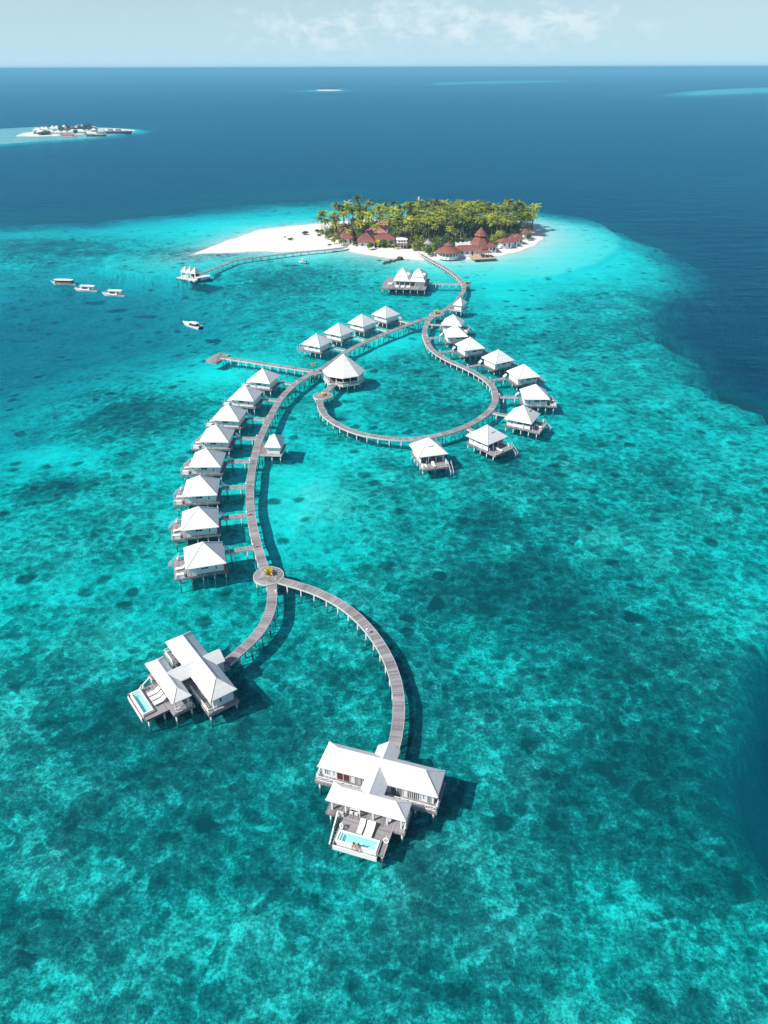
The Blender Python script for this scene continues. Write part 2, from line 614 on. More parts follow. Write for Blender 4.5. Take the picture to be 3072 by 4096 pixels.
# distant shallow banks: pixel outline, depth of the bank, width of its slope
banks = [
    ([(-600, 600), (0, 580), (180, 566), (420, 551), (560, 530), (580, 516), (440, 507), (150, 505), (0, 513), (-600, 520)], 0.06, 34),
    ([(1150, 362), (1270, 355), (1400, 357), (1450, 361), (1350, 367), (1220, 367)], 0.05, 160),
    ([(1660, 337), (1720, 329), (1980, 321), (2320, 320), (2300, 327), (2040, 334), (1780, 340)], 0.06, 300),
    ([(2600, 376), (2700, 362), (2900, 350), (3300, 338), (3600, 345), (3300, 366), (2950, 380), (2720, 384)], 0.05, 260),
    ([(690, 292), (900, 288), (880, 291), (720, 294)], 0.3, 900),
    ([(2050, 297), (2450, 300), (2420, 305), (2150, 302)], 0.3, 500),
]
banks = [([at(u, v, 0) for u, v in p], d, w) for p, d, w in banks]


def seabed_z(x, y):
    s = sdist(x, y, shelf) + (wob(x, y, 70, 1) * 5 + wob(x, y, 24, 9) * 3.5 + wob(x, y, 10, 10) * 1.8) * (0.25 + 0.75 * ss(y, 90, 190))
    h = sdist(x, y, hole) + wob(x, y, 55, 2) * 4
    i_ = sdist(x, y, isl)
    dep = 1.75 + 0.30 * wob(x, y, 60, 3) + 0.22 * wob(x, y, 17, 4) + 0.10 * wob(x, y, 7, 5)
    dep = dep - 0.2 * np.exp(-((y - 330) / 120.0) ** 2) * ss(x, -60, 20)
    hd = ss(h, -22, 78)
    dep = dep + 13 * hd
    # the edge of the reef falls away gently on the left, steeply on the right
    nr = 1 - ss(y, 100, 190)                      # the near edge on the right is a steep wall
    fl = ss(y, 380, 470) * ss(-x, -60, 40)
    rt = .7 * ss(x, 40, 90) * (1 - ss(y, 290, 380))
    nr = np.maximum(nr, rt)
    dep = dep + 14 * ss(-s, -14 + 11.5 * nr - 26 * fl, 40 - 30 * nr + 120 * fl) + 45 * ss(-s, 15 - 13 * nr + 70 * fl, 90 - 62 * nr + 170 * fl)
    dep = np.minimum(dep, np.maximum(0.0, 0.08 - i_ * (0.018 - 0.007 * ss(x, 40, 90) + 0.02 * ss(-i_, 50, 100))) + np.where(-i_ > 45, 50, 0) * ss(-i_, 10, 60) + np.where(i_ > 0, 0.0, 0.0))
    for p, d, w in banks:
        b = sdist(x, y, p)
        dep = np.where(b > -w, np.minimum(dep, d + 40 * ss(-b, -w * 0.35, w)), dep)
    for p in (far_isle, islet):
        b = sdist(x, y, p)
        dep = np.where(b > -30, np.minimum(dep, 0.2 + np.maximum(-b, 0) * 0.06), dep)
    return -dep


# how much coral covers the sand (real growth on the bottom), by place
K = 1.8517
cov_spots = [  # u, v, ru, rv in 1659-wide photo units, amount
    (1100, 1275, 210, 80, .55), (1060, 1130, 150, 45, .34), (880, 1010, 60, 18, .22), (1320, 1060, 330, 80, .18), (900, 860, 130, 35, .22), (550, 1310, 330, 60, .06),
    (1400, 1500, 260, 200, .24), (640, 1680, 330, 150, .22), (250, 1560, 250, 120, .24), (800, 1480, 200, 120, .15), (230, 1180, 170, 50, .12),
    (130, 1060, 120, 26, .40), (260, 880, 140, 45, .32), (300, 910, 120, 30, .18), (120, 820, 120, 30, .1), (620, 590, 120, 30, .30), (450, 560, 180, 18, .28),
    (180, 545, 250, 20, .34), (150, 525, 200, 8, .10), (730, 620, 110, 30, .25), (780, 575, 120, 20, .15), (560, 620, 80, 25, .22), (1280, 650, 150, 40, .12), (1330, 740, 200, 40, .14), (1230, 560, 150, 60, -.22),
    (900, 780, 90, 25, .18), (960, 900, 70, 25, .14), (1050, 1000, 140, 30, .08), (500, 1900, 420, 130, .10), (1250, 1800, 300, 180, .15),
    (330, 2100, 260, 90, .16), (1000, 2080, 200, 110, .14), (1480, 1750, 120, 200, .25),
    (90, 2010, 130, 60, .30), (280, 1340, 220, 120, -.16), (430, 2050, 120, 70, -.25), (650, 1060, 90, 70, -.30), (660, 1180, 90, 70, -.18),
    (820, 740, 120, 35, -.45), (760, 860, 70, 40, -.30), (470, 800, 130, 40, -.50), (560, 960, 70, 150, -.16), (90, 980, 110, 30, -.40), (1000, 560, 130, 25, -.5),
    (1150, 540, 150, 40, -.35), (650, 560, 90, 18, -.4), (100, 500, 250, 12, -.18), (350, 480, 200, 25, -.4), (1100, 640, 80, 50, -.25), (840, 1600, 140, 80, -.12), (1250, 2020, 200, 90, -.10), (780, 650, 120, 25, -.1), (900, 980, 160, 30, -.12),
    (760, 1340, 50, 30, -.12), (200, 1250, 140, 40, -.12), (650, 2000, 140, 60, -.06), (960, 560, 60, 8, .1),
]
_sp = []
for u, v, ru, rv, a_ in cov_spots:
    p = at(u * K, v * K, -2.4)
    rx = abs(at((u + ru) * K, v * K, -2.4)[0] - p[0])
    ry = abs(at(u * K, (v - rv) * K, -2.4)[1] - at(u * K, (v + rv) * K, -2.4)[1]) / 2
    _sp.append((p[0], p[1], rx, ry, a_))


def cover(x, y):
    c = np.full(x.shape, 0.27)
    c += 0.16 * (1 - ss(y, 60, 150))
    for px_, py_, rx, ry, a_ in _sp:
        c += 1.0 * a_ * np.exp(-(((x - px_) / rx) ** 2 + ((y - py_) / ry) ** 2))
    i_ = sdist(x, y, isl)
    c = c - 0.34 * (1 - ss(-i_, 10, 110))
    hh = ss(sdist(x, y, hole), -12, 40)
    c = c * (1 - hh) + 0.12 * hh
    s_ = sdist(x, y, shelf)
    bk = np.full(x.shape, -1e9)
    for p, d, w in banks:
        bk = np.maximum(bk, sdist(x, y, p) / w)
    c = np.where(s_ < -25, np.where(bk > -.95, .1, c + 1.2 * ss(-s_, 55, 110)), c)
    for p in (far_isle, islet):
        c = np.where(sdist(x, y, p) > -60, 0.1, c)
    return np.clip(c, -0.4, 1)


def deep_mask(x, y):
    s_ = sdist(x, y, shelf) + (wob(x, y, 70, 1) * 5 + wob(x, y, 24, 9) * 3.5 + wob(x, y, 10, 10) * 1.8) * (0.25 + 0.75 * ss(y, 90, 190))
    nr = 1 - ss(y, 100, 190)
    nr = np.maximum(nr, .7 * ss(x, 40, 90) * (1 - ss(y, 290, 380)))
    fl = ss(y, 380, 470) * ss(-x, -60, 40)
    m_ = ss(-s_, -26 + 19 * nr - 18 * fl, 22 - 15 * nr + 85 * fl)
    for p, d, w in banks:
        m_ = m_ * (1 - (1.0 if d < 3 else 0.35) * ss(sdist(x, y, p) / w, -1.0, 0.1))
    return np.maximum(m_, 0.48 * ss(sdist(x, y, hole), -20, 75))


def glin(a0, a1, s):
    return list(np.arange(a0, a1, s))


def geo(start, stop, s0, g):
    out, x_, s_ = [], start, s0
    while x_ < stop:
        out.append(x_)
        s_ *= g
        x_ += s_
    out.append(stop)
    return out


xr = geo(270, 120000, 4, 1.09)
xl = [-v for v in geo(230, 1, 1, 1)][:0]
xs = [-v for v in reversed(geo(700, 120000, 14, 1.12))] + glin(-690, -230, 9) + glin(-230, 270, 2.4) + xr
ys = [-2000, -600, -200, -80, -20] + glin(10, 620, 2.4) + glin(620, 1480, 9) + geo(1490, 160000, 14, 1.06)
xs, ys = np.array(sorted(set(xs))), np.array(sorted(set(ys)))

# sand and coral
t = newmat('sea_floor')
geoN = t.n('ShaderNodeNewGeometry')
pos = geoN.outputs['Position']
cov = t.o('ShaderNodeAttribute', 2, attribute_name='coral')
p2 = t.mapping(pos, scale=(1, 1, 0))
warp = t.o('ShaderNodeTexNoise', 1, i_Vector=p2, i_Scale=0.22, i_Detail=3.0)
pw = t.o('ShaderNodeVectorMath', operation='MULTIPLY_ADD', i_0=warp, i_1=(2.6, 2.6, 0), i_2=p2)
n1 = t.noise(pw, 0.10, 4, 0.6)
n2 = t.noise(pw, 0.74, 5, 0.72)
n3 = t.noise(p2, 2.2, 3, 0.65)
vn = t.n('ShaderNodeTexVoronoi', feature='SMOOTH_F1', i_Vector=t.o('ShaderNodeVectorMath', operation='MULTIPLY_ADD', i_0=warp, i_1=(1.1, 1.1, 0), i_2=p2), i_Scale=0.62, i_Randomness=1.0)
vn.inputs['Smoothness'].default_value = 0.25
vor = vn.outputs[0]
cell = t.n('ShaderNodeSeparateColor', i_0=vn.outputs[1]).outputs[0]
vn2 = t.n('ShaderNodeTexVoronoi', feature='F1', i_Vector=pw, i_Scale=0.23, i_Randomness=1.0)
cell2 = t.n('ShaderNodeSeparateColor', i_0=vn2.outputs[1]).outputs[1]
head = t.math('SUBTRACT', 1.0, t.math('MULTIPLY', vor, 1.15))
def cen(v, amp, mid=0.5):
    return t.math('MULTIPLY', t.math('SUBTRACT', v, mid), amp)


n4 = t.noise(p2, 5.0, 2, 0.6)
n0 = t.noise(pw, 0.032, 3, 0.55)
k = t.math('ADD', cen(n1, 0.95), cen(n0, 0.5))
for v_, amp, mid in ((n2, 1.12, .5), (n3, 0.95, .5), (n4, 0.50, .5), (cell, 0.30, .5), (head, 0.22, .55)):
    k = t.math('ADD', k, cen(v_, amp, mid))
gain = t.o('ShaderNodeMapRange', i_0=cov, i_1=0.0, i_2=0.45, i_3=0.50, i_4=1.12)      # bare sand is smooth, reef is rough
k = t.math('ADD', cov, t.math('MULTIPLY', k, gain))
spk = t.math('MULTIPLY', t.sstep(cell2, 0.84, 0.9), t.sstep(vn2.outputs[0], 0.48, 0.22))
k = t.math('ADD', k, t.math('MULTIPLY', spk, 0.42))
k01 = t.o('ShaderNodeMapRange', i_0=k, i_1=-0.20, i_2=0.90, i_3=0.0, i_4=1.0)
col = t.ramp(k01, [(0.0, (0.86, 0.835, 0.75)), (0.26, (0.58, 0.57, 0.51)), (0.44, (0.29, 0.305, 0.28)), (0.64, (0.125, 0.150, 0.145)), (1.0, (0.035, 0.050, 0.055))])
zsep = t.n('ShaderNodeSeparateXYZ', i_0=pos)
finish(t, col, 0.95, t.math('ADD', n2, t.math('MULTIPLY', n3, 0.4)), 0.5, 0.35, 0.0)

seabed = structure(grid_mesh('seabed', xs, ys, seabed_z, 'sea_floor', {'coral': cover}))

# water: clear body that swallows red, over a reflecting rippled skin
t = newmat('sea_water')
geoN = t.n('ShaderNodeNewGeometry')
pos = geoN.outputs['Position']
p2 = t.mapping(pos, scale=(1, 1, 0))
w1 = t.noise(t.mapping(p2, scale=(0.22, 0.55, 1), rot=(0, 0, 0.25)), 1.0, 4, 0.6, dist=0.4)
w2 = t.noise(t.mapping(p2, scale=(0.035, 0.10, 1), rot=(0, 0, 0.18)), 1.0, 3, 0.55)
w3 = t.noise(t.mapping(p2, scale=(0.9, 1.6, 1), rot=(0, 0, -0.2)), 1.0, 3, 0.6)
hgt = t.math('ADD', t.math('MULTIPLY', w1, 0.55), t.math('ADD', t.math('MULTIPLY', w2, 1.3), t.math('MULTIPLY', w3, 0.16)))
bmp = t.o('ShaderNodeBump', 0, i_Strength=0.9, i_Distance=0.75, i_Height=hgt)
ior = t.math('MULTIPLY_ADD', geoN.outputs['Backfacing'], 1 / 1.33 - 1.33, 1.33)   # same reflection from both sides
fres = t.n('ShaderNodeFresnel', i_0=ior)
t.t.links.new(bmp, fres.inputs['Normal'])
tr = t.n('ShaderNodeBsdfTransparent', i_0=(0.97, 0.99, 1.0, 1))
gl = t.n('ShaderNodeBsdfGlossy', i_0=(0.22, 0.76, 1, 1), i_1=0.22)
t.t.links.new(bmp, gl.inputs['Normal'])
# suspended light in the upper metres of the sea
deep = t.o('ShaderNodeAttribute', 2, attribute_name='deep')
cur = t.noise(t.mapping(p2, scale=(0.004, 0.018, 1), rot=(0, 0, 0.12)), 1.0, 5, 0.6)     # currents and cat's paws
cur = t.math('ADD', t.math('MULTIPLY', cur, 0.65), t.math('MULTIPLY', w1, 0.35))
bodyc = t.mix(deep, (0.0, 0.22, 0.27), t.mix(t.sstep(cur, 0.3, 0.7), (0.0, 0.034, 0.076), (0.0, 0.054, 0.112)))
body = t.n('ShaderNodeBsdfDiffuse', i_0=bodyc)
t.t.links.new(bmp, body.inputs['Normal'])
inner = t.n('ShaderNodeMixShader', i_0=t.math('ADD', 0.08, t.math('MULTIPLY', deep, 0.66)), i_1=tr.outputs[0], i_2=body.outputs[0])
fk = t.math('MULTIPLY', fres.outputs[0], 0.62)
surf = t.n('ShaderNodeMixShader', i_0=fk, i_1=inner.outputs[0], i_2=gl.outputs[0])
t.n('ShaderNodeOutputMaterial', i_0=surf.outputs[0])
t = newmat('water_body')
ab = t.n('ShaderNodeVolumeAbsorption', i_0=(0.20, 0.986, 0.9915, 1), i_1=1.0)
t.n('ShaderNodeOutputMaterial', i_1=ab.outputs[0])
structure(grid_mesh('sea_water', xs, ys, lambda x, y: 0 * x, 'sea_water', {'deep': deep_mask}))
structure(MB().box(-119000, 119000, -1900, 159000, -90, -0.01).build('water_body', 'water_body'))

# the sandy island above the water
t = newmat('beach_sand')
geoN = t.n('ShaderNodeNewGeometry')
pos = geoN.outputs['Position']
s1 = t.noise(pos, 0.12, 5, 0.6)
s2 = t.noise(pos, 2.0, 3, 0.6)
soil = t.o('ShaderNodeAttribute', 2, attribute_name='soil')
cs = t.mix(t.sstep(t.math('ADD', t.math('MULTIPLY', s1, 0.7), t.math('MULTIPLY', s2, 0.3)), 0.3, 0.7), (0.70, 0.665, 0.615), (0.84, 0.81, 0.77))
sl_ = t.sstep(t.math('ADD', soil, t.math('MULTIPLY', t.math('SUBTRACT', s1, 0.5), 0.9)), 0.3, 0.7)
cs = t.mix(sl_, cs, (0.095, 0.085, 0.05))
zz = t.n('ShaderNodeSeparateXYZ', i_0=pos)
wet = t.math('SUBTRACT', 1.0, t.sstep(zz.outputs[2], 0.02, 0.16))
cs = t.mix(t.math('MULTIPLY', wet, 0.35), cs, (0.50, 0.45, 0.38))
finish(t, cs, 0.95, s2, 0.4, 0.05, 0.1)

veg_px = [(1268, 928), (1290, 915), (1310, 903), (1400, 892), (1560, 885), (1750, 884), (1950, 886), (2090, 892), (2138, 905), (2142, 925), (2110, 942), (2060, 955),
          (2010, 972), (1985, 1000), (1930, 1018), (1860, 1016), (1790, 1008), (1740, 1012), (1690, 1004), (1600, 996), (1500, 994), (1420, 984), (1350, 968), (1300, 950)]
veg = [at(u, v, 1.2) for u, v in veg_px]


def island_z(x, y):
    d = sdist(x, y, isl) + wob(x, y, 26, 6) * 0.8 + wob(x, y, 9, 7) * 0.35
    return np.where(d > 0, 1.3 * (1 - np.exp(-d * 0.10)), np.maximum(d * 0.12, -2.6)) + np.where(d > 2, 0.06 * wob(x, y, 8, 8), 0)


iz = np.array(isl)
island = structure(grid_mesh('island_sand', np.arange(iz[:, 0].min() - 14, iz[:, 0].max() + 14, 1.1), np.arange(iz[:, 1].min() - 14, iz[:, 1].max() + 14, 1.1),
                             island_z, 'beach_sand', {'soil': lambda x, y: ss(sdist(x, y, veg), 0, 9)}, keep=lambda x, y, z: z > -1.6))


def isle(name, poly, hgt_, step):
    P = np.array(poly)
    return structure(grid_mesh(name, np.arange(P[:, 0].min() - 20, P[:, 0].max() + 20, step), np.arange(P[:, 1].min() - 20, P[:, 1].max() + 20, step),
                               lambda x, y: np.clip(sdist(x, y, poly) * 0.07, -1.2, hgt_), 'beach_sand', {'soil': lambda x, y: 0 * x}, keep=lambda x, y, z: z > -0.9))


isle('far_island_sand', far_isle, 1.4, 3.0)
isle('islet_sand', islet, 1.6, 8.0)

# the air over the sea, faintly blue with distance
t = newmat('haze')
hv = t.n('ShaderNodeVolumePrincipled')
hv.inputs['Color'].default_value = (0.26, 0.69, 0.97, 1)
hv.inputs['Density'].default_value = 1.7e-4
hv.inputs['Anisotropy'].default_value = 0.0
t.n('ShaderNodeOutputMaterial', i_1=hv.outputs[0])
tag(MB().box(-118000, 118000, -1800, 158000, -92, 92).build('haze', 'haze'), 'pale blue haze over the far sea', 'haze', None, 'stuff')

# ------------------------------------------------------------------ boardwalks
DZ = 1.7                                   # height of the decks above the sea


def smooth(pts, step=0.9):
    pts = [np.array(p) for p in pts]
    P = [2 * pts[0] - pts[1]] + pts + [2 * pts[-1] - pts[-2]]
    out = []
    for i in range(1, len(P) - 2):
        p0, p1, p2, p3 = P[i - 1:i + 3]
        n = max(2, int(np.linalg.norm(p2 - p1) / 0.4))
        for k in range(n):
            s = k / n
            out.append(0.5 * ((2 * p1) + (-p0 + p2) * s + (2 * p0 - 5 * p1 + 4 * p2 - p3) * s * s + (-p0 + 3 * p1 - 3 * p2 + p3) * s ** 3))
    out.append(pts[-1])
    out = np.array(out)
    L = np.concatenate([[0], np.cumsum(np.linalg.norm(np.diff(out, axis=0), axis=1))])
    n = max(2, int(L[-1] / step))
    tt = np.linspace(0, L[-1], n + 1)
    q = np.stack([np.interp(tt, L, out[:, 0]), np.interp(tt, L, out[:, 1])], 1)
    # gentle relaxation of the traced points
    for _ in range(6):
        q[1:-1] = 0.25 * q[:-2] + 0.5 * q[1:-1] + 0.25 * q[2:]
    return q


def offs(q, d):
    t_ = np.gradient(q, axis=0)
    t_ /= np.linalg.norm(t_, axis=1)[:, None]
    return q + np.stack([-t_[:, 1], t_[:, 0]], 1) * d


def ribbon(mb, q, w0, w1, z0, z1):
    a, b = offs(q, w0), offs(q, w1)
    L = np.concatenate([[0], np.cumsum(np.linalg.norm(np.diff(q, axis=0), axis=1))])
    vs, uvs, fs = [], [], []
    for i in range(len(q)):
        for p, w in ((a[i], w0), (b[i], w1)):
            for z in (z0, z1):
                vs.append((p[0], p[1], z))
                uvs.append((L[i], w))
    for i in range(len(q) - 1):
        o, n = 4 * i, 4 * i + 4
        fs += [(o + 1, n + 1, n + 3, o + 3), (o, o + 2, n + 2, n), (o, n, n + 1, o + 1), (o + 2, o + 3, n + 3, n + 2)]
    e = 4 * (len(q) - 1)
    fs += [(0, 1, 3, 2), (e, e + 2, e + 3, e + 1)]
    return mb.add(vs, fs, uvs)


PILE = MB().cyl(0, 0, -3.2, 1.34, 0.13, 10)
PILE_LONG = MB().cyl(0, 0, -3.2, 1.42, 0.16, 10)


def piles(parent, pts, long_=False, org=(0, 0), rad=None, z=0.0):
    p = (PILE_LONG if long_ else PILE)
    if not pts:
        return
    o = p.build('pile', 'pile_white', parent, True)
    repeat(o, parent, [(x - org[0], y - org[1], z) for x, y in pts])


def boardwalk(name, label, q, w=1.75, dz=0.0, space=3.1, grp='boardwalks linking the villas', ends=(1.0, 1.0), pw=None, pile=True, mat='deck_wood', edge='pile_white'):
    t = thing(name, label, 'boardwalk', (0, 0, 0), 0, grp)
    ribbon(MB(), q, -w / 2, w / 2, DZ - 0.14 + dz, DZ + dz).build('deck', mat, t)
    for s in (-1, 1):
        ribbon(MB(), q, s * (w / 2 + 0.003), s * (w / 2 + 0.055), DZ - 0.36 + dz, DZ + 0.02 + dz).build('edge_beam', edge, t)
    L = np.concatenate([[0], np.cumsum(np.linalg.norm(np.diff(q, axis=0), axis=1))])
    if pile:
        pos = []
        for l in np.arange(ends[0], L[-1] - ends[1] + 0.01, space):
            c_ = np.array([np.interp(l, L, q[:, 0]), np.interp(l, L, q[:, 1])])
            d_ = np.array([np.interp(l + .3, L, q[:, 0]), np.interp(l + .3, L, q[:, 1])]) - np.array([np.interp(l - .3, L, q[:, 0]), np.interp(l - .3, L, q[:, 1])])
            d_ /= np.linalg.norm(d_)
            nr = np.array([-d_[1], d_[0]])
            e0, e1 = c_ + nr * (w / 2 - 0.05), c_ - nr * (w / 2 - 0.05)
            pos += [tuple(e0), tuple(e1)]
        piles(t, pos)
    return t


def px(z, *lists):
    return [at(u, v, z) for u, v in lists]


q_isl = smooth(px(DZ, (1684, 1017), (1722, 1040), (1762, 1061), (1798, 1083), (1826, 1104), (1846, 1124), (1855, 1136)))
q_ab = smooth(px(DZ, (1855, 1137), (1856, 1155), (1844, 1181), (1820, 1209), (1793, 1230), (1764, 1248), (1746, 1256)))
q_bc = smooth(px(DZ, (1735, 1262), (1711, 1270.5), (1692, 1276), (1620, 1302), (1530, 1337), (1447, 1373), (1381, 1409), (1323, 1450), (1262, 1490)))
q_cd = smooth(px(DZ, (1258, 1489), (1235, 1500), (1197, 1523), (1154, 1559), (1117, 1602), (1081, 1665), (1052, 1725), (1031, 1776), (1016, 1834), (1010, 1862),
                 (1002, 1918), (999.5, 1961), (1000.5, 2015), (1006.5, 2075), (1018.5, 2138), (1033, 2196), (1051, 2256), (1070, 2300)))
Z24 = lambda *p: zo(2.37, 1000, 2250, *p)
q_d1 = smooth(px(DZ, *Z24((195, 150), (208, 215), (212, 290), (210, 370), (190, 460), (155, 550), (100, 640), (35, 725)), (1002, 2564), (960, 2604), (905, 2650)))
q_d2 = smooth(px(DZ, *Z24((200, 140), (285, 167), (420, 203), (560, 247), (700, 303), (840, 378), (960, 462), (1060, 553), (1150, 655), (1235, 775),
                           (1310, 910), (1360, 1040), (1395, 1170), (1410, 1300), (1412, 1430), (1400, 1560), (1378, 1690)), (1568, 3010)))
q_be = smooth(px(DZ, (1740, 1262), (1722, 1275), (1706, 1296), (1699, 1326), (1704, 1354), (1722, 1390), (1753, 1417), (1796, 1442), (1851, 1466), (1902, 1491),
                 (1945, 1520), (1971, 1546), (1982, 1577), (1978, 1611), (1958, 1643), (1922, 1671), (1872, 1700), (1817, 1722), (1757, 1739), (1698, 1750),
                 *zo(2.074, 1200, 1550, (930, 425), (800, 425), (650, 408), (500, 380), (380, 338), (290, 290), (220, 240), (180, 180), (163, 120), (185, 75))))
q_eo = smooth(px(DZ, *zo(6.636, 1250, 1400, (300, 1180), (350, 1100), (430, 1020), (540, 930), (640, 870))))
q_oc = smooth(px(DZ, *zo(6.636, 1250, 1400, (40, 610), (180, 580), (330, 570))))
q_jet = smooth(px(DZ, *zo(3.016, 700, 1400, (1690, 255), (1580, 240), (1300, 198), (1055, 160), (800, 120), (560, 84))))
q_long = smooth(px(DZ, (1390, 985), (1355, 992), (1283, 1000), (1215, 1006), (1102, 1019), (1034, 1027), (948, 1039), (903, 1055), (844, 1078), (799, 1094)))
q_res = smooth(px(DZ, *zo(3.687, 1500, 1040, (1330, 350), (1230, 350), (1100, 347), (950, 344), (800, 340), (720, 338))))

boardwalk('boardwalk', 'narrow grey boardwalk running from the palm island beach to the first junction', q_isl, dz=0.0)
boardwalk('boardwalk', 'short curved grey boardwalk between the two small round platforms below the island', q_ab, dz=0.004)
boardwalk('boardwalk', 'long grey boardwalk passing the four upper left white villas', q_bc, dz=-0.004)
boardwalk('boardwalk', 'longest curved grey boardwalk serving the left row of eight villas', q_cd, dz=0.0)
boardwalk('boardwalk', 'curved grey boardwalk ending at the left pool villa', q_d1, dz=0.004)
boardwalk('boardwalk', 'large curved grey boardwalk ending at the nearest pool villa', q_d2, dz=-0.004)
boardwalk('boardwalk', 'looping grey boardwalk round the right lagoon with nine villas', q_be, dz=-0.008)
boardwalk('boardwalk', 'short grey boardwalk from round platform to the octagonal restaurant', q_eo, dz=0.004)
boardwalk('boardwalk', 'very short boardwalk joining the octagonal restaurant to the main walk', q_oc, dz=-0.012, w=2.4)
jt = boardwalk('boardwalk', 'straight grey jetty with wide T shaped landing at its left end', q_jet, dz=0.008, grp=None)
P4 = px(0.9, *zo(3.016, 700, 1400, (370, 130), (530, 40), (665, 65), (505, 160)))
MB().hexa([(x, y, 0.35) for x, y in P4], [(x, y, 1.25) for x, y in P4], [(x, y) for x, y in P4] * 2).build('landing', 'deck_wood', jt)
lj = boardwalk('boardwalk', 'long grey pier bending from the white beach to the boathouse', q_long, w=1.7, space=4.6, dz=0.0, grp=None)
boardwalk('boardwalk', 'straight grey boardwalk to the twin peaked overwater restaurant', q_res, dz=-0.006, w=1.6)


def round_platform(label, u, v, r, grp='round plant platforms'):
    c = at(u, v, DZ)
    t = thing('round_platform', label, 'platform', (c[0], c[1], 0), 0, grp)
    n = 40
    # decking laid in four quarters, each with its boards turned
    for k in range(4):
        mb = MB()
        ang = [2 * PI * (k / 4 + j / n) + 0.5 for j in range(n // 4 + 1)]
        poly = [(0.0, 0.0)] + [(r * math.cos(a_), r * math.sin(a_)) for a_ in ang]
        z1 = DZ + 0.016
        vs = [(x, y, DZ - 0.16) for x, y in poly] + [(x, y, z1) for x, y in poly]
        am = 0.5 + 2 * PI * (k + 0.5) / 4
        uvs = [(x * math.cos(am) + y * math.sin(am) + k * 13.3, -x * math.sin(am) + y * math.cos(am)) for x, y in poly] * 2
        mb.hexa(vs[:len(poly)], vs[len(poly):], uvs).build('deck', 'deck_wood', t)
    ring = MB()
    vs, fs = [], []
    for j in range(n):
        a_ = 2 * PI * j / n
        for rr, z in ((r + .004, DZ - .4), (r + .10, DZ - .4), (r + .10, DZ + .05), (r + .004, DZ + .05)):
            vs.append((rr * math.cos(a_), rr * math.sin(a_), z))
    for j in range(n):
        o, p = 4 * j, 4 * ((j + 1) % n)
        for k in range(4):
            fs.append((o + k, p + k, p + (k + 1) % 4, o + (k + 1) % 4))
    ring.add(vs, fs).build('edge_beam', 'pile_white', t)
    piles(t, [((r - .25) * math.cos(a_), (r - .25) * math.sin(a_)) for a_ in np.arange(0.2, 2 * PI, PI / 3.5)])
    return c


pA = round_platform('half round platform at the junction nearest the island', 1864, 1136.5, 2.1)
pB = round_platform('round platform where the walk forks above the right villas', 1747, 1256, 2.9)
pC = round_platform('platform with a small palm beside the octagonal restaurant', 1259, 1489, 1.9)
pD = round_platform('big round platform where the walks to both pool villas part', 1074, 2302, 2.9)
pE = round_platform('round platform at the open end of the right loop', 1290.5, 1582.5, 2.85)


# lamps standing on the boardwalk edge
def path_lamp():
    t = thing('path_lamp', 'x', 'lamp', (0, 0, 0), 0, 'path lamps on the boardwalks')
    MB().cyl(0, 0, 0, 0.75, 0.06, 8).build('post', 'white_paint', t, True)
    MB().tube([(0, 0, .75), (0, 0, .8), (0, 0, .98), (0, 0, 1.08)], [.09, .24, .24, .05], 12).build('lamp_shade', 'white_paint', t, True)
    return t


lamp0 = path_lamp()

# ------------------------------------------------------------------ small furniture
def lounger_thing():
    t = thing('sun_lounger', 'x', 'sun lounger', (0, 0, 0), 0)
    fr = MB()
    for x in (-0.85, 0.55):
        for y in (-.28, .28):
            fr.box(x - .04, x + .04, y - .04, y + .04, 0, .26)
    fr.box(-.98, .98, -.34, -.28, .24, .30).box(-.98, .98, .28, .34, .24, .30)
    fr.build('frame', 'white_paint', t)
    mb = MB()
    prof = [(-1.0, .31), (-.3, .31), (.3, .33), (.55, .46), (.98, .76)]
    vs, fs = [], []
    for x, z in prof:
        for y, dz in ((-.36, 0), (.36, 0), (.36, .12), (-.36, .12)):
            vs.append((x - (dz * .5 if z > .4 else 0), y, z + dz))
    for i in range(len(prof) - 1):
        for k in range(4):
            fs.append((4 * i + k, 4 * i + (k + 1) % 4, 4 * i + 4 + (k + 1) % 4, 4 * i + 4 + k))
    fs += [(3, 2, 1, 0), tuple(range(4 * len(prof) - 4, 4 * len(prof)))]
    mb.add(vs, fs).build('mattress', 'cushion', t)
    return t


def daybed_thing():
    t = thing('daybed', 'x', 'daybed', (0, 0, 0), 0)
    MB().box(-.8, .8, -.62, .62, 0, .34).build('base', 'white_paint', t)
    MB().box(-.76, .76, -.58, .58, .343, .55).build('mattress', 'cushion', t)
    MB().box(-.76, .76, .36, .58, .553, .88).build('back_cushion', 'cushion', t)
    return t


def lifebuoy_thing():
    t = thing('lifebuoy', 'x', 'lifebuoy', (0, 0, 0), 0, 'lifebuoys on the decks')
    MB().beam((0, 0, 0), (0, 0, 1.25), .09).build('post', 'white_paint', t)
    MB().torus((0, -.13, .62), .30, .085, (0, -1, .5), 20, 8).build('ring', 'white_paint', t, True)
    return t


lounger0, daybed0, buoy0 = lounger_thing(), daybed_thing(), lifebuoy_thing()
_used = set()


def place(proto, loc, rotz, label, group=None, scale=None):
    if proto.name not in _used:
        _used.add(proto.name)
        proto.location = loc
        proto.rotation_euler = (0, 0, rotz)
        if scale is not None:
            proto.scale = scale if hasattr(scale, '__len__') else (scale,) * 3
        proto['label'] = label
        if group:
            proto['group'] = group
        return proto
    return dup(proto, loc, rotz, label, (scale if scale is not None else (1, 1, 1)), group)


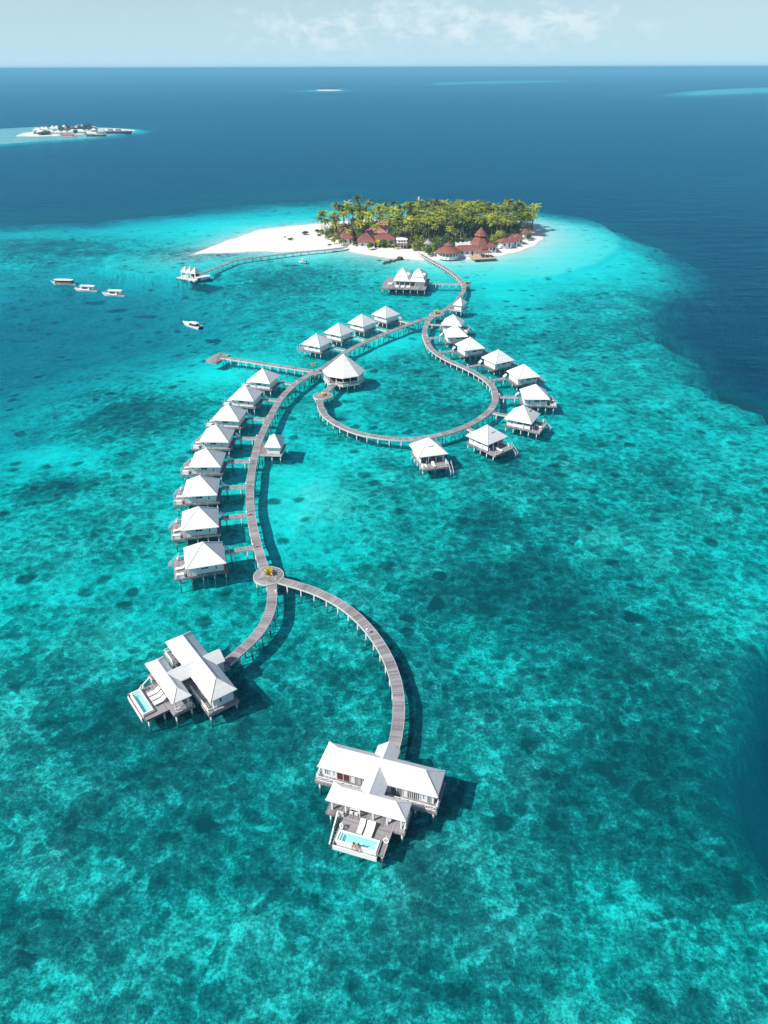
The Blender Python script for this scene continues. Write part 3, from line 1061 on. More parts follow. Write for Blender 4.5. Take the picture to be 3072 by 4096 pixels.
def xrail(mb, a, b, z, h=0.9, bay=1.15):
    """white timber rail of posts, two rails and crossed braces"""
    a, b = np.array(a), np.array(b)
    L = np.linalg.norm(b - a)
    n = max(1, round(L / bay))
    pts = [a + (b - a) * k / n for k in range(n + 1)]
    for p in pts:
        mb.beam((*p, z), (*p, z + h + .05), .09)
    mb.beam((*a, z + h), (*b, z + h), .10, .07)
    mb.beam((*a, z + .12), (*b, z + .12), .07, .06)
    for p, q in zip(pts[:-1], pts[1:]):
        mb.beam((*p, z + .14), (*q, z + h - .04), .055)
        mb.beam((*q, z + .14), (*p, z + h - .04), .055)


# ------------------------------------------------------------------ the square villas
def hut_parts(root, m, tip=False):
    """+x to seaward; m mirrors left/right (daybed side = +y*m)"""
    Yb = lambda y0, y1: (min(y0 * m, y1 * m), max(y0 * m, y1 * m))
    d = MB()
    y0, y1 = Yb(-3.45, 3.45)
    d.box(-4.0, 3.45, y0, y1, DZ - .15, DZ)
    d.build('deck', 'deck_wood', root)
    d = MB().box(3.453, 6.2, y0, y1, DZ - .33, DZ - .18)
    d.build('sun_deck', 'deck_wood', root)
    b = MB()
    for yy in (y0, y1 - .12):
        b.box(-4.003, 3.45, yy - .003, yy + .123, DZ - .46, DZ - .153)
        b.box(3.456, 6.2, yy - .003, yy + .123, DZ - .62, DZ - .333)
    b.box(6.203, 6.30, y0, y1, DZ - .62, DZ - .15)
    b.box(-4.103, -4.01, y0, y1, DZ - .46, DZ + .0)
    b.build('fascia', 'deck_wood', root)
    w = MB()
    T = 3.95
    yi0, yi1 = -3.05, 3.05
    w.box(-3.3, -3.15, yi0, yi1, DZ + .003, T)                    # entrance wall
    w.box(-3.147, 1.1, yi0, yi0 + .15, DZ + .003, T).box(-3.147, 1.1, yi1 - .15, yi1, DZ + .003, T)
    w.box(1.103, 1.25, yi0, yi1, DZ + .003, T)                    # wall towards the porch
    w.build('wall', 'white_wall', root)
    sp = MB()
    for yy in (yi0 + .02, yi1 - .14):
        sp.box(1.253, 3.2, yy, yy + .12, DZ + .003, DZ + 1.15)
    sp.build('porch_parapet', 'white_wall', root)
    c = MB().beam((0, 0, DZ + .003), (0, 0, 4.05), .17).build('column', 'white_paint')
    repeat(c, root, [(3.25, y, 0) for y in (-2.98, -1.0, 1.0, 2.98)] + [(1.4, -3.16, 0), (1.4, 3.16, 0)])
    # windows: high strips and a slit on both sides, glazed doors to the porch
    for sgn, yy in ((-1, yi0), (1, yi1)):
        for xa, xb, za, zb in ((-.35, .35, 2.75, 3.25), (.45, 1.0, 2.75, 3.25), (-1.95, -1.75, 2.35, 3.1)):
            g = MB().box(xa, xb, *sorted((yy + sgn * .004, yy + sgn * .03)), za, zb)
            g.build('window', 'dark_glass', root)
    for ya, yb in ((-2.4, -.3), (.3, 2.4)):
        MB().box(1.254, 1.28, ya, yb, DZ + .1, 3.7).build('glass_door', 'grey_glass' if ya < 0 else 'dark_glass', root)
    MB().hip(-3.9, 3.9, -3.9, 3.9, 3.7, 3.2, 'apex').build('roof', 'white_roof', root)
    pr = MB()
    yg = -3.35 * m
    pr.hexa([(-5.05, yg - .55, 2.25), (-4.1, yg - .55, 3.0), (-4.1, yg + .55, 3.0), (-5.05, yg + .55, 2.25)],
            [(-5.05, yg - .55, 2.35), (-4.1, yg - .55, 3.1), (-4.1, yg + .55, 3.1), (-5.05, yg + .55, 2.35)])
    pr.build('porch_roof', 'white_roof', root)
    pp = MB()
    pp.beam((0, 0, DZ + .01), (0, 0, 2.3), .10)
    po = pp.build('porch_post', 'white_paint')
    repeat(po, root, [(-4.97, yg - .48, 0), (-4.97, yg + .48, 0)])
    # corner posts and rails of the sun deck
    r = MB()
    r.beam((0, 0, DZ - .18), (0, 0, DZ + 1.25), .08)
    ro = r.build('deck_post', 'white_paint')
    repeat(ro, root, [(x, y * m, 0) for x, y in ((6.1, 3.35), (6.1, 1.85), (4.2, 3.35), (4.2, 1.85))])
    r = MB()
    xrail(r, (3.35, -3.36 * m), (5.0, -3.36 * m), DZ - .18, .85, .8)
    for yy in (-3.55, -4.35):
        r.beam((5.0, yy * m, DZ + .68), (7.4, yy * m, .35), .09, .07)
        r.beam((5.0, yy * m, DZ - .1), (5.0, yy * m, DZ + .7), .08)
        r.beam((7.3, yy * m, -.6), (7.3, yy * m, .45), .08)
    r.build('railing', 'white_paint', root)
    s = MB()
    for k in range(8):
        x = 5.05 + k * .3
        ya, yb = sorted((-3.6 * m, -4.3 * m))
        s.box(x, x + .27, ya, yb, DZ - .42 - k * .22, DZ - .36 - k * .22)
    s.build('steps', 'deck_wood', root)
    pos = [(x, y) for x in (-3.5, -1.3, .9, 3.1, 5.4) for y in (-3.1, 0, 3.1)]
    piles(root, pos, z=-.22)


f37 = (CAMZ - 3.7) / (CAMZ - 4.3)
LEFT = [  # centre under the eaves (world), seaward heading in degrees, label
    ((-35.43, 119.21), 196.2, 'white villa of the left row nearest the big round platform'),
    ((-39.18, 132.74), 191.3, 'second white villa up the left row from the big round platform'),
    ((-41.82, 146.56), 186.0, 'third white villa up the left row from the big round platform'),
    ((-43.28, 160.45), 180.6, 'fourth villa of the left row, level with the small hut'),
    ((-43.61, 174.27), 177.6, 'fifth white villa up the left row, above the small hut'),
    ((-42.69, 187.6), 172.3, 'third white villa down the left row from the straight jetty'),
    ((-40.46, 201.86), 167.4, 'second white villa down the left row from the straight jetty'),
    ((-37.22, 215.75), 163.0, 'white villa of the left row nearest the straight jetty'),
]
UPPER = [
    ((-23.4, 250.09), 151.0, 'lowest of the four white villas above the octagonal restaurant'),
    ((-16.3, 262.33), 145.0, 'second from lowest of four villas above the octagonal restaurant'),
    ((-8.13, 273.77), 141.5, 'third of four villas on the upper left boardwalk, second from its top'),
    ((0.91, 284.29), 135.3, 'topmost white villa on the upper left boardwalk'),
]
RIGHT = [
    ((26.19, 272.96), -13.5, 'topmost white villa of the right loop, its lower edge hidden'),
    ((25.94, 259.48), 7.0, 'second white villa of the right loop, overlapping the topmost one'),
    ((29.81, 245.68), 20.5, 'third white villa down the right loop'),
    ((37.67, 232.77), 29.5, 'fourth white villa down the right loop, widely spaced from its neighbours'),
    ((43.8, 218.93), 18.8, 'fifth white villa down the right loop, above the rightmost one'),
    ((44.38, 202.02), -1.0, 'rightmost white villa with dark shaded sun deck at right'),
    ((38.23, 186.26), -27.8, 'white villa third from the lower end of the right loop'),
    ((26.84, 173.62), -49.0, 'white villa second from the lower end of the right loop'),
    ((11.19, 166.1), -74.4, 'lowest white villa of the right loop, deck facing the viewer'),
]
protoL = thing('water_villa', 'x', 'villa', (0, 0, 0), 0)
hut_parts(protoL, 1)
protoR = thing('water_villa', 'x', 'villa', (0, 0, 0), 0)
hut_parts(protoR, -1)
GV = 'square white villas on stilts'


def loc2(c, ang, x, y):
    a_ = math.radians(ang)
    return np.array([c[0] + x * math.cos(a_) - y * math.sin(a_), c[1] + x * math.sin(a_) + y * math.cos(a_)])


huts = []
for i, (c, ang, lab) in enumerate(LEFT + UPPER + RIGHT):
    right = i >= 12
    c = np.array(c) * f37
    huts.append((c, ang))
    hr = place(protoR if right else protoL, (c[0], c[1], 0), math.radians(ang), lab, GV)
    if i in (18, 19, 20):                     # a dark slit in the seaward roof slope of these three
        y_ = {18: .9, 19: .3, 20: .1}[i]
        sl__ = MB().box(1.86, 1.97, y_ - .75, y_ + .75, 5.30, 5.56)
        sl__.build('roof_slit', 'dark_wood', hr)
names = ['nearest villa of the left row', 'second villa of the left row', 'third villa of the left row', 'fourth villa of the left row', 'fifth villa of the left row', 'sixth villa of the left row',
         'seventh villa of the left row', 'farthest villa of the left row', 'lowest upper left villa', 'second upper left villa', 'third upper left villa', 'topmost upper left villa',
         'topmost right loop villa', 'second right loop villa', 'third right loop villa', 'fourth right loop villa', 'fifth right loop villa', 'rightmost loop villa',
         'third last right loop villa', 'second last right loop villa', 'lowest right loop villa']
for i, (c, ang) in enumerate(huts):
    right = i >= 12
    m = -1 if right else 1
    z = DZ - .18
    if i < 8 or i in (12, 17, 18, 19, 20):
        if i not in (18, 19):
            p = loc2(c, ang, 5.15, 2.65 * m)
            place(daybed0, (p[0], p[1], z), math.radians(ang + (0 if m > 0 else 180)), 'white cushioned corner daybed on deck of the ' + names[i], 'daybeds on the villa decks')
        if i not in (12,):
            p = loc2(c, ang, 4.95, 0.2 * m - (0.3 if i == 19 else 0))
            place(lounger0, (p[0], p[1], z), math.radians(ang + 180 + (0, 12, -9, 5)[i % 4]), 'white sun lounger on deck of the ' + names[i], 'sun loungers on the villa decks')
    if i in (0, 1, 2, 18, 19, 20):
        p = loc2(c, ang, 5.2, -3.15 * m)
        place(buoy0, (p[0], p[1], z), math.radians(ang + 100), 'white lifebuoy at the steps of the ' + names[i])

# gangways from villa to boardwalk: they meet the villa deck at its landward corner
for i, (c, ang) in enumerate(huts):
    m = -1 if i >= 12 else 1
    far_ = -9.72 + (0.35 if i == 20 else 0)
    a_, b_ = loc2(c, ang, far_, -3.42 * m), loc2(c, ang, -4.13, -3.42 * m)
    q = np.array([a_ + (b_ - a_) * k for k in np.linspace(0, 1, 6)])
    boardwalk('gangway', 'short grey gangway to the ' + names[i], q, w=1.15, dz=-0.02, space=3.3, ends=(1.2, 0.5), grp='gangways to the villas')
    if i in (0, 1, 2, 3, 4, 5, 6, 7, 12, 13, 14, 15, 16, 17):
        p = loc2(c, ang, far_ - .15, -3.2 * m)
        place(lamp0, (p[0], p[1], DZ), 0, 'round white path lamp at gangway of the ' + names[i])
for (u, v, lab) in ((*Z24((247, 280))[0], 'round white path lamp just below the big round platform'), (*Z24((1110, 646))[0], 'round white path lamp midway along the curve to the nearest pool villa'),
                    (*zo(3.016, 700, 1400, (905, 1345))[0], 'round white path lamp beside the small massage hut')):
    p = at(u, v, DZ + .6)
    place(lamp0, (p[0], p[1], DZ), 0, lab)


# small massage huts beside the walk
def small_hut(label, c43, ang, hx, hy, walk):
    f = (CAMZ - 3.6) / (CAMZ - 4.3)
    c = np.array(c43) * f
    t = thing('small_hut', label, 'hut', (c[0], c[1], 0), math.radians(ang), 'small huts beside the boardwalks')
    MB().box(-hx - walk, hx + .05, -hy - .05, hy + .05, DZ - .155, DZ - .008).build('deck', 'deck_wood', t)
    f_ = MB().box(-hx - walk, hx + .05, -hy - .15, -hy - .053, DZ - .42, DZ - .02).box(hx + .053, hx + .15, -hy, hy, DZ - .42, DZ - .02)
    f_.build('fascia', 'pile_white', t)
    w = MB()
    a_, b_ = hx - .45, hy - .5
    w.box(-a_, a_, -b_, -b_ + .12, DZ, 3.8).box(-a_, a_, b_ - .12, b_, DZ, 3.8).box(a_ - .12, a_, -b_ + .123, b_ - .123, DZ, 3.8)
    w.box(-a_, -a_ + .12, -b_ + .123, -.6, DZ, 3.8).box(-a_, -a_ + .12, .6, b_ - .123, DZ, 3.8)
    w.build('wall', 'white_wall', t)
    MB().box(-a_ + .03, -a_ + .09, -.597, .597, DZ, 3.7).build('door', 'grey_glass', t)
    MB().hip(-hx, hx, -hy, hy, 3.6, 2.3, 'apex').build('roof', 'white_roof', t)
    piles(t, [(x, y) for x in (-hx - walk * .5, -hx * .2, hx - .3) for y in (-hy + .2, hy - .2)])


small_hut('small white hut on the right of the long left boardwalk', (-27.99, 170.36), -4, 2.1, 3.25, 1.9)
small_hut('small white hut by the upper walk between the round platforms', (31.37, 299.18), -28, 2.0, 3.2, 2.0)

# ------------------------------------------------------------------ the two pool villas
t = newmat('pool_water')
nz = t.noise(t.o('ShaderNodeTexCoord', 3), 3.0, 3, 0.5)
b_ = t.o('ShaderNodeBump', 0, i_Strength=0.25, i_Distance=0.05, i_Height=nz)
fr_ = t.n('ShaderNodeFresnel', i_0=t.math('MULTIPLY_ADD', t.n('ShaderNodeNewGeometry').outputs['Backfacing'], 1 / 1.33 - 1.33, 1.33))
tr_ = t.n('ShaderNodeBsdfTransparent', i_0=(0.80, 0.98, 0.98, 1))
gl_ = t.n('ShaderNodeBsdfGlossy', i_0=(1, 1, 1, 1), i_1=0.08)
t.t.links.new(b_, gl_.inputs['Normal'])
ms_ = t.n('ShaderNodeMixShader', i_0=fr_.outputs[0], i_1=tr_.outputs[0], i_2=gl_.outputs[0])
t.n('ShaderNodeOutputMaterial', i_0=ms_.outputs[0])


def pool_villa(label, c, ang):
    """local frame: +x to the right seen from the sea, -y to seaward; origin under the main ridge"""
    t = thing('pool_villa', label, 'villa', (c[0], c[1], 0), math.radians(ang), 'white pool villas')
    ZE = 3.9
    # decks
    MB().box(-8.75, 8.55, -2.75, 2.35, DZ - .16, DZ).build('main_deck', 'deck_wood', t)
    MB().box(-1.7, 1.7, -4.0, -2.753, DZ - .16, DZ - .01).build('link_deck', 'deck_wood', t)
    MB().box(-5.45, 5.35, -7.05, -3.6, DZ - .17, DZ - .004).build('pavilion_deck', 'deck_wood', t)
    MB().box(-1.4, 1.4, 2.353, 4.6, DZ - .16, DZ - .02).build('entrance_deck', 'deck_wood', t)
    lo = MB()
    lo.add([(x, y, z) for z in (DZ - .17, DZ - .012) for x, y in ((-3.0, -9.25), (3.72, -9.25), (3.72, -7.053), (-3.0, -7.053))],
           [(3, 2, 1, 0), (4, 5, 6, 7), (0, 1, 5, 4), (1, 2, 6, 5), (2, 3, 7, 6), (3, 0, 4, 7)],
           [(y, x) for z in (0, 1) for x, y in ((-3.0, -9.25), (3.72, -9.25), (3.72, -7.053), (-3.0, -7.053))])
    lo.box(2.78, 3.72, -10.75, -9.253, DZ - .17, DZ - .012)
    lo.build('sun_deck', 'deck_wood', t)
    fa = MB()
    fa.box(-8.75, 8.55, -2.85, -2.753, DZ - .5, DZ + .02).box(8.553, 8.65, -2.85, 2.35, DZ - .5, DZ + .02).box(-8.85, -8.753, -2.85, 2.35, DZ - .5, DZ + .02)
    fa.box(3.723, 5.35, -7.15, -7.053, DZ - .42, DZ + .01).box(5.353, 5.45, -7.15, -3.6, DZ - .42, DZ + .01).box(-5.55, -5.453, -7.15, -3.6, DZ - .42, DZ + .01)
    fa.box(-5.45, -3.003, -7.15, -7.053, DZ - .42, DZ + .01).box(3.723, 3.81, -10.75, -7.153, DZ - .42, DZ).box(2.9, 3.81, -10.85, -10.753, DZ - .42, DZ)
    fa.build('fascia', 'deck_wood', t)
    # main house
    w = MB()
    zt = 4.35
    w.box(-8.15, 7.9, -1.62, -1.47, DZ + .003, zt).box(-8.15, 7.9, 1.65, 1.8, DZ + .003, zt)
    w.box(-8.15, -8.0, -1.467, 1.647, DZ + .003, zt).box(7.75, 7.9, -1.467, 1.647, DZ + .003, zt)
    w.build('wall', 'white_wall', t)
    zf0, zf1 = DZ + .06, 3.75

    def opening(x0, x1, name, mat, z0=zf0, z1=zf1, frame=True):
        g = MB().box(x0, x1, -1.65, -1.623, z0, z1).build(name, mat, t)
        if frame:
            f = MB()
            xm = (x0 + x1) / 2
            for x in (x0 - .06, xm - .04, x1 - .02):
                f.box(x, x + .08, -1.70, -1.653, z0, z1)
            f.box(x0 - .06, x1 + .06, -1.70, -1.653, z1 + .003, z1 + .08)
            f.build('frame', 'white_paint', g)

    opening(-7.75, -7.2, 'window', 'grey_glass', DZ + .5, 3.5)
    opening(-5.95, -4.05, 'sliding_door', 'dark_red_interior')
    opening(-3.35, -1.95, 'curtained_door', 'curtained_glass')
    opening(1.9, 3.55, 'sliding_door', 'grey_glass')
    opening(4.2, 6.0, 'curtained_door', 'curtained_glass')
    opening(7.05, 7.5, 'door', 'dark_glass')
    opening(6.45, 6.53, 'slit_window', 'dark_glass', DZ + .6, 3.6, False)
    opening(-6.45, -6.37, 'slit_window', 'dark_glass', DZ + .6, 3.6, False)
    for x0 in (-7.0, -3.8, 3.72, 6.68):
        MB().box(x0, x0 + .3, -1.66, -1.624, 3.45, 3.55).build('wall_vent', 'dark_glass', t)
    # high side window on the gable walls
    MB().box(7.904, 7.93, -.5, -.2, 2.5, 3.3).build('slit_window', 'dark_glass', t)
    # roofs
    MB().hip(-8.55, 8.55, -2.27, 2.27, ZE, 1.95, 2.35).build('main_roof', 'white_roof', t)
    MB().hip(-5.5, 5.5, -7.0, -3.95, ZE + .003, 1.28, 1.75).build('pavilion_roof', 'white_roof', t)
    MB().gable_y(-1.65, 1.65, -5.35, 3.72, ZE + .006, 1.39).build('cross_roof', 'white_roof', t)
    # entrance lobby under the back gable
    e = MB().box(-1.3, -1.18, 2.36, 3.5, DZ, 3.95).box(1.18, 1.3, 2.36, 3.5, DZ, 3.95)
    e.build('lobby_wall', 'white_wall', t)
    # pavilion
    col = MB().beam((0, 0, DZ), (0, 0, 3.97), .2).build('column', 'white_paint')
    repeat(col, t, [(x, -6.4, 0) for x in (-4.84, -2.92, -1.0, .92, 2.83, 4.75)] + [(x, -4.35, 0) for x in (-4.84, -1.9, 1.9, 4.75)])
    MB().box(-1.2, 1.2, -4.5, -4.38, DZ, 3.95).build('screen_wall', 'white_wall', t)
    # rails
    for segs in ((((-8.68, -1.3), (-8.68, -2.68)), ((-8.68, -2.68), (-1.8, -2.68))), (((1.8, -2.68), (8.48, -2.68)), ((8.48, -2.68), (8.48, -1.3))), (((5.28, -6.9), (5.28, -4.1)),)):
        r = MB()
        for p_, q_ in segs:
            xrail(r, p_, q_, DZ)
        r.build('railing', 'white_paint', t)
    # pool, raised above the sun deck, with a drip ledge on the sea side
    p = MB()
    p.box(-2.78, 2.78, -10.95, -10.73, .7, 2.12).box(-2.78, 2.78, -9.47, -9.25, .7, 2.12)
    p.box(-2.78, -2.56, -10.727, -9.473, .7, 2.12).box(2.56, 2.78, -10.727, -9.473, .7, 2.12)
    pool = p.build('pool', 'white_paint', t)
    MB().box(-2.555, 2.555, -10.725, -9.475, 1.25, 1.4).build('pool_floor', 'pool_tile', pool)
    li = MB().box(-1.83, 2.555, -10.725, -10.72, 1.4, 2.0).box(-1.83, 2.555, -9.48, -9.475, 1.4, 2.0).box(2.55, 2.555, -10.718, -9.482, 1.4, 2.0)
    li.build('pool_lining', 'pool_tile', pool)
    st = MB().box(-2.555, -2.27, -10.725, -9.475, 1.403, 1.98).box(-2.267, -2.0, -10.725, -9.475, 1.403, 1.80).box(-1.997, -1.85, -10.725, -9.475, 1.403, 1.62)
    st.build('pool_step', 'pool_step_tile', pool)
    MB().add([(-2.557, -10.727, 2.04), (2.557, -10.727, 2.04), (2.557, -9.473, 2.04), (-2.557, -9.473, 2.04)], [(0, 1, 2, 3)]).build('pool_water', 'pool_water', pool)
    cl = MB().box(-3.0, 2.78, -9.247, -9.03, DZ - .01, 1.98).box(2.783, 3.0, -10.95, -9.03, DZ - .011, 1.98).box(-3.0, -2.783, -11.2, -9.25, .9, 1.98)
    cl.build('pool_cladding', 'deck_wood', t)
    MB().box(-3.0, 2.95, -11.22, -10.953, 1.0, 1.36).build('drip_ledge', 'deck_wood', t)
    MB().box(-3.0, 2.95, -11.34, -11.223, .72, 1.55).build('sea_wall', 'white_paint', t)
    # steps down to the water on the left side
    s = MB()
    for k in range(9):
        y = -7.45 - k * .36
        s.box(-3.72, -3.03, y - .3, y, DZ - .26 - k * .2, DZ - .19 - k * .2)
    s.build('steps', 'dark_wood', t)
    h = MB()
    h.beam((-3.78, -7.1, DZ + .95), (-3.78, -10.5, .25), .17, .12)
    h.beam((-3.78, -7.1, DZ - .2), (-3.78, -7.1, DZ + .95), .12)
    h.beam((-3.78, -8.8, DZ - .9), (-3.78, -8.8, DZ + .1), .1)
    xrail(h, (-3.6, -7.12), (-3.05, -7.12), DZ, .9)
    h.build('handrail', 'white_paint', t)
    ps = [(x, y) for x in (-8.3, -5.6, -2.9, 0, 2.9, 5.6, 8.1) for y in (-2.4, 2.0)] + [(x, -6.7) for x in (-5.0, 5.0)] + \
         [(x, -4.2) for x in (-5.0, -2.0, 2.0, 5.0)] + [(x, y) for x in (-2.6, .3, 3.4) for y in (-8.0, -10.5)]
    piles(t, ps, True, z=-.05)
    return t


fz = (CAMZ - 3.9) / (CAMZ - 4.3)
cV2 = np.array([-0.469, 67.648]) * fz
cV1 = np.array([-29.77, 88.197]) * fz
pool_villa('nearest white pool villa with two people sitting on its pool edge', cV2, -17.5)
pool_villa('white pool villa on the left with three loungers on its deck', cV1, -53.0)


def vplace(proto, c, ang, x, y, z, rot, label, group=None, scale=None):
    p = loc2(c, ang, x, y)
    return place(proto, (p[0], p[1], z), math.radians(ang + rot), label, group, scale)


GL = 'sun loungers on the villa decks'
vplace(lounger0, cV2, -17.5, -.18, -8.05, DZ - .01, 90, 'narrow white sun lounger, the left one by the nearest pool', GL)
vplace(lounger0, cV2, -17.5, .98, -8.12, DZ - .01, 90, 'extra wide white sun lounger, the right one by the nearest pool', GL, (1.05, 1.55, 1))
for k, lab in enumerate(('farthest of three white loungers beside the left villa pool', 'middle of three white loungers beside the left villa pool', 'nearest of three white loungers beside the left villa pool')):
    vplace(lounger0, cV1, -53.0, -.75 + k * 1.15, -7.75, DZ - .01, 90, lab, GL, (1.05, 1.2, 1))
vplace(buoy0, cV2, -17.5, 3.55, -9.0, DZ - .01, 0, 'white lifebuoy at the right deck corner by the nearest pool')
vplace(buoy0, cV2, -17.5, -2.55, -8.75, DZ - .01, -40, 'white lifebuoy between steps and pool of the nearest villa')
vplace(buoy0, cV1, -53.0, -2.5, -8.75, DZ - .01, -40, 'white lifebuoy at the upper pool corner of the left villa')
# dining furniture under the nearest pavilion
for xx, yy, lab in ((2.95, -5.6, 'white cabinet under the roof of the nearest pavilion'),):
    p = loc2(cV2, -17.5, xx, yy)
    o = thing('side_cabinet', lab, 'cabinet', (p[0], p[1], DZ), math.radians(-17.5))
    MB().box(-.28, .28, -.25, .25, 0.0, .82).build('body', 'white_paint', o)
    MB().box(-.32, .32, -.29, .29, .823, .88).build('top', 'white_paint', o)
p = loc2(cV2, -17.5, -1.75, -5.75)
o = thing('dining_table', 'white dining table under the roof of the nearest pavilion', 'table', (p[0], p[1], DZ), math.radians(-17.5))
MB().box(-.7, .7, -.42, .42, .70, .76).build('table_top', 'white_paint', o)
lg = MB().beam((0, 0, 0), (0, 0, .698), .07).build('leg', 'white_paint')
repeat(lg, o, [(x, y, 0) for x in (-.6, .6) for y in (-.34, .34)])


def chair(loc, rot, label):
    o = thing('dining_chair', label, 'chair', (loc[0], loc[1], DZ), rot, 'dining chairs in the nearest pavilion')
    MB().box(-.22, .22, -.22, .22, .42, .47).build('seat', 'white_paint', o)
    MB().box(-.22, .22, .17, .22, .473, .92).build('backrest', 'white_paint', o)
    lg = MB().beam((0, 0, 0), (0, 0, .418), .045).build('leg', 'white_paint')
    repeat(lg, o, [(x, y, 0) for x in (-.18, .18) for y in (-.18, .18)])


for dx, dy, rr, lab in ((-.35, -.72, PI, 'white dining chair on the sea side of the pavilion table, left'), (.35, -.72, PI, 'white dining chair on the sea side of the pavilion table, right')):
    q_ = loc2(cV2, -17.5, -1.75 + dx, -5.75 + dy)
    chair(q_, math.radians(-17.5) + rr, lab)


# ------------------------------------------------------------------ the two people on the pool edge
def person(label, c, ang, x, y, skin, hair, suit, lean, look, arm_mode):
    """seated figure on the rim facing -y, legs hanging over the sea side"""
    p = loc2(c, ang, x, y)
    t = thing('person', label, 'person', (p[0], p[1], 2.12), math.radians(ang))
    V, E, R = [], [], []

    def j(pt, r, parent=None):
        V.append(pt)
        R.append(r)
        if parent is not None:
            E.append((parent, len(V) - 1))
        return len(V) - 1
    ly = -lean
    pel = j((0, 0.05, .13), .125)
    wai = j((0, .05 + ly * .3, .30), .105, pel)
    che = j((0, .04 + ly * .7, .47), .125, wai)
    nek = j((0, .03 + ly, .60), .050, che)
    hx_, hy_ = look * .03, .0 + ly * 1.25
    j((hx_, hy_, .66), .055, nek)
    hd = j((hx_, hy_ - .015, .74), .088, len(V) - 1)
    j((hx_, hy_ - .01, .82), .070, hd)
    hands = []
    for s in (-1, 1):
        sh = j((s * .17, .03 + ly * .85, .545), .055, che)
        if arm_mode == 'knees':
            el_ = j((s * .23, -.13 + ly, .34), .040, sh)
            wr = j((s * .16, -.36, .22), .027, el_)
            hd_dir = Vector((-s * .02, -.08, -.02))
        else:
            el_ = j((s * .27, .08 + ly * .5, .30), .040, sh)
            wr = j((s * .29, .05, .055), .027, el_)
            hd_dir = Vector((s * .03, -.09, -.035))
        pm = j(tuple(Vector(V[wr]) + hd_dir * .55), .036, wr)
        hands.append((s, Vector(V[pm]), hd_dir.normalized()))
        hip_ = j((s * .10, -.02, .11), .095, pel)
        kn = j((s * .12, -.42, .115), .062, hip_)
        an = j((s * .11, -.44, -.30), .040, kn)
        he = j((s * .11, -.45, -.36), .040, an)
        j((s * .12, -.58, -.385), .030, he)
    me = bpy.data.meshes.new('body')
    me.from_pydata(V, E, [])
    o = bpy.data.objects.new('body', me)
    C.objects.link(o)
    sk = o.modifiers.new('skin', 'SKIN')
    sv = me.skin_vertices[0].data
    for i, r in enumerate(R):
        sv[i].radius = (r, r * (.78 if i in (pel, wai, che) else 1.0))
        sv[i].use_root = (i == pel)
    sk.use_smooth_shade = True
    sb = o.modifiers.new('sub', 'SUBSURF')
    sb.levels = sb.render_levels = 2
    dg = bpy.context.evaluated_depsgraph_get()
    m2 = bpy.data.meshes.new_from_object(o.evaluated_get(dg))
    bpy.data.objects.remove(o)
    mb = MB()
    mb.add([v.co for v in m2.vertices], [tuple(pv.vertices) for pv in m2.polygons])
    # fingers and thumbs, each its own curled chain growing out of the palm
    for s, pm, d in hands:
        side = d.cross(Vector((0, 0, 1))).normalized()
        dn = Vector((0, 0, -1))
        for k, ln in enumerate((.062, .075, .080, .070)):
            b0 = pm + side * (k - 1.5) * .017 * -s + d * .025
            mb.tube([b0, b0 + d * ln * .5, b0 + d * ln * .85 + dn * ln * .25, b0 + d * ln + dn * ln * .5], [.009, .0085, .008, .006], 6)
        b0 = pm + side * s * .03
        mb.tube([b0, b0 + (d + side * s * .9) * .028, b0 + (d * 1.6 + side * s * .9) * .032], [.011, .010, .007], 6)
    # nose and ears
    hc = Vector(V[hd])
    mb.tube([hc + Vector((0, -.080, .015)), hc + Vector((0, -.108, -.02))], [.010, .016], 6)
    for s in (-1, 1):
        mb.tube([hc + Vector((s * .078, .01, .03)), hc + Vector((s * .092, .015, -.02))], [.014, .010], 6)
    mb.build('body', skin, t, True)
    # eyes and mouth
    f = MB()
    for s in (-1, 1):
        f.tube([hc + Vector((s * .030 - .008, -.083, .022)), hc + Vector((s * .030 + .008, -.083, .022))], .008, 6)
    f.build('eyes', 'hair_dark', t)
    MB().tube([hc + Vector((-.022, -.082, -.045)), hc + Vector((0, -.088, -.047)), hc + Vector((.022, -.082, -.045))], .006, 6).build('mouth', 'cloth_red', t)
    # hair cap falling to the shoulders
    hm = MB()
    n, mrow = 14, 8
    vs, fs = [], []
    for i in range(mrow):
        q = i / (mrow - 1)
        for k in range(n):
            cov_ = 2.0 - .68 * min(1, max(0, (q - .3) / .25))
            a_ = PI * .5 - PI * cov_ / 2 + PI * cov_ * k / (n - 1)
            if q < .55:
                ph = q / .55 * PI * .5
                rr, zz_ = .110 * math.sin(ph) + .004, .095 * math.cos(ph) + .035
            else:
                rr, zz_ = .110 + .02 * (q - .55), .035 - (q - .55) * .62
            vs.append((hc.x + rr * math.cos(a_), hc.y + .01 + rr * math.sin(a_) * 1.05, hc.z + zz_))
    for i in range(mrow - 1):
        for k in range(n - 1):
            fs.append((i * n + k, i * n + k + 1, (i + 1) * n + k + 1, (i + 1) * n + k))
    hm.add(vs, fs)
    hm.build('hair', hair, t, True)
    # swimwear: a band round the chest and briefs
    def band(pts, name):
        b = MB()
        b.tube(pts, [r for r in (.137, .143, .137)][:len(pts)], 14, False)
        bo = b.build(name, suit, t, True)
        bo.scale = (1.10, .86, 1)
        return bo
    c0 = Vector(V[che])
    bo = band([Vector((0, 0, -.06)), Vector((0, 0, 0)), Vector((0, 0, .05))], 'swim_top')
    bo.location = (c0.x, c0.y, c0.z)
    bo2 = band([Vector((0, 0, -.07)), Vector((0, 0, 0)), Vector((0, 0, .07))], 'swim_bottom')
    bo2.scale = (1.25, 1.0, .95)
    bo2.location = (0, .05, .12)
    return t


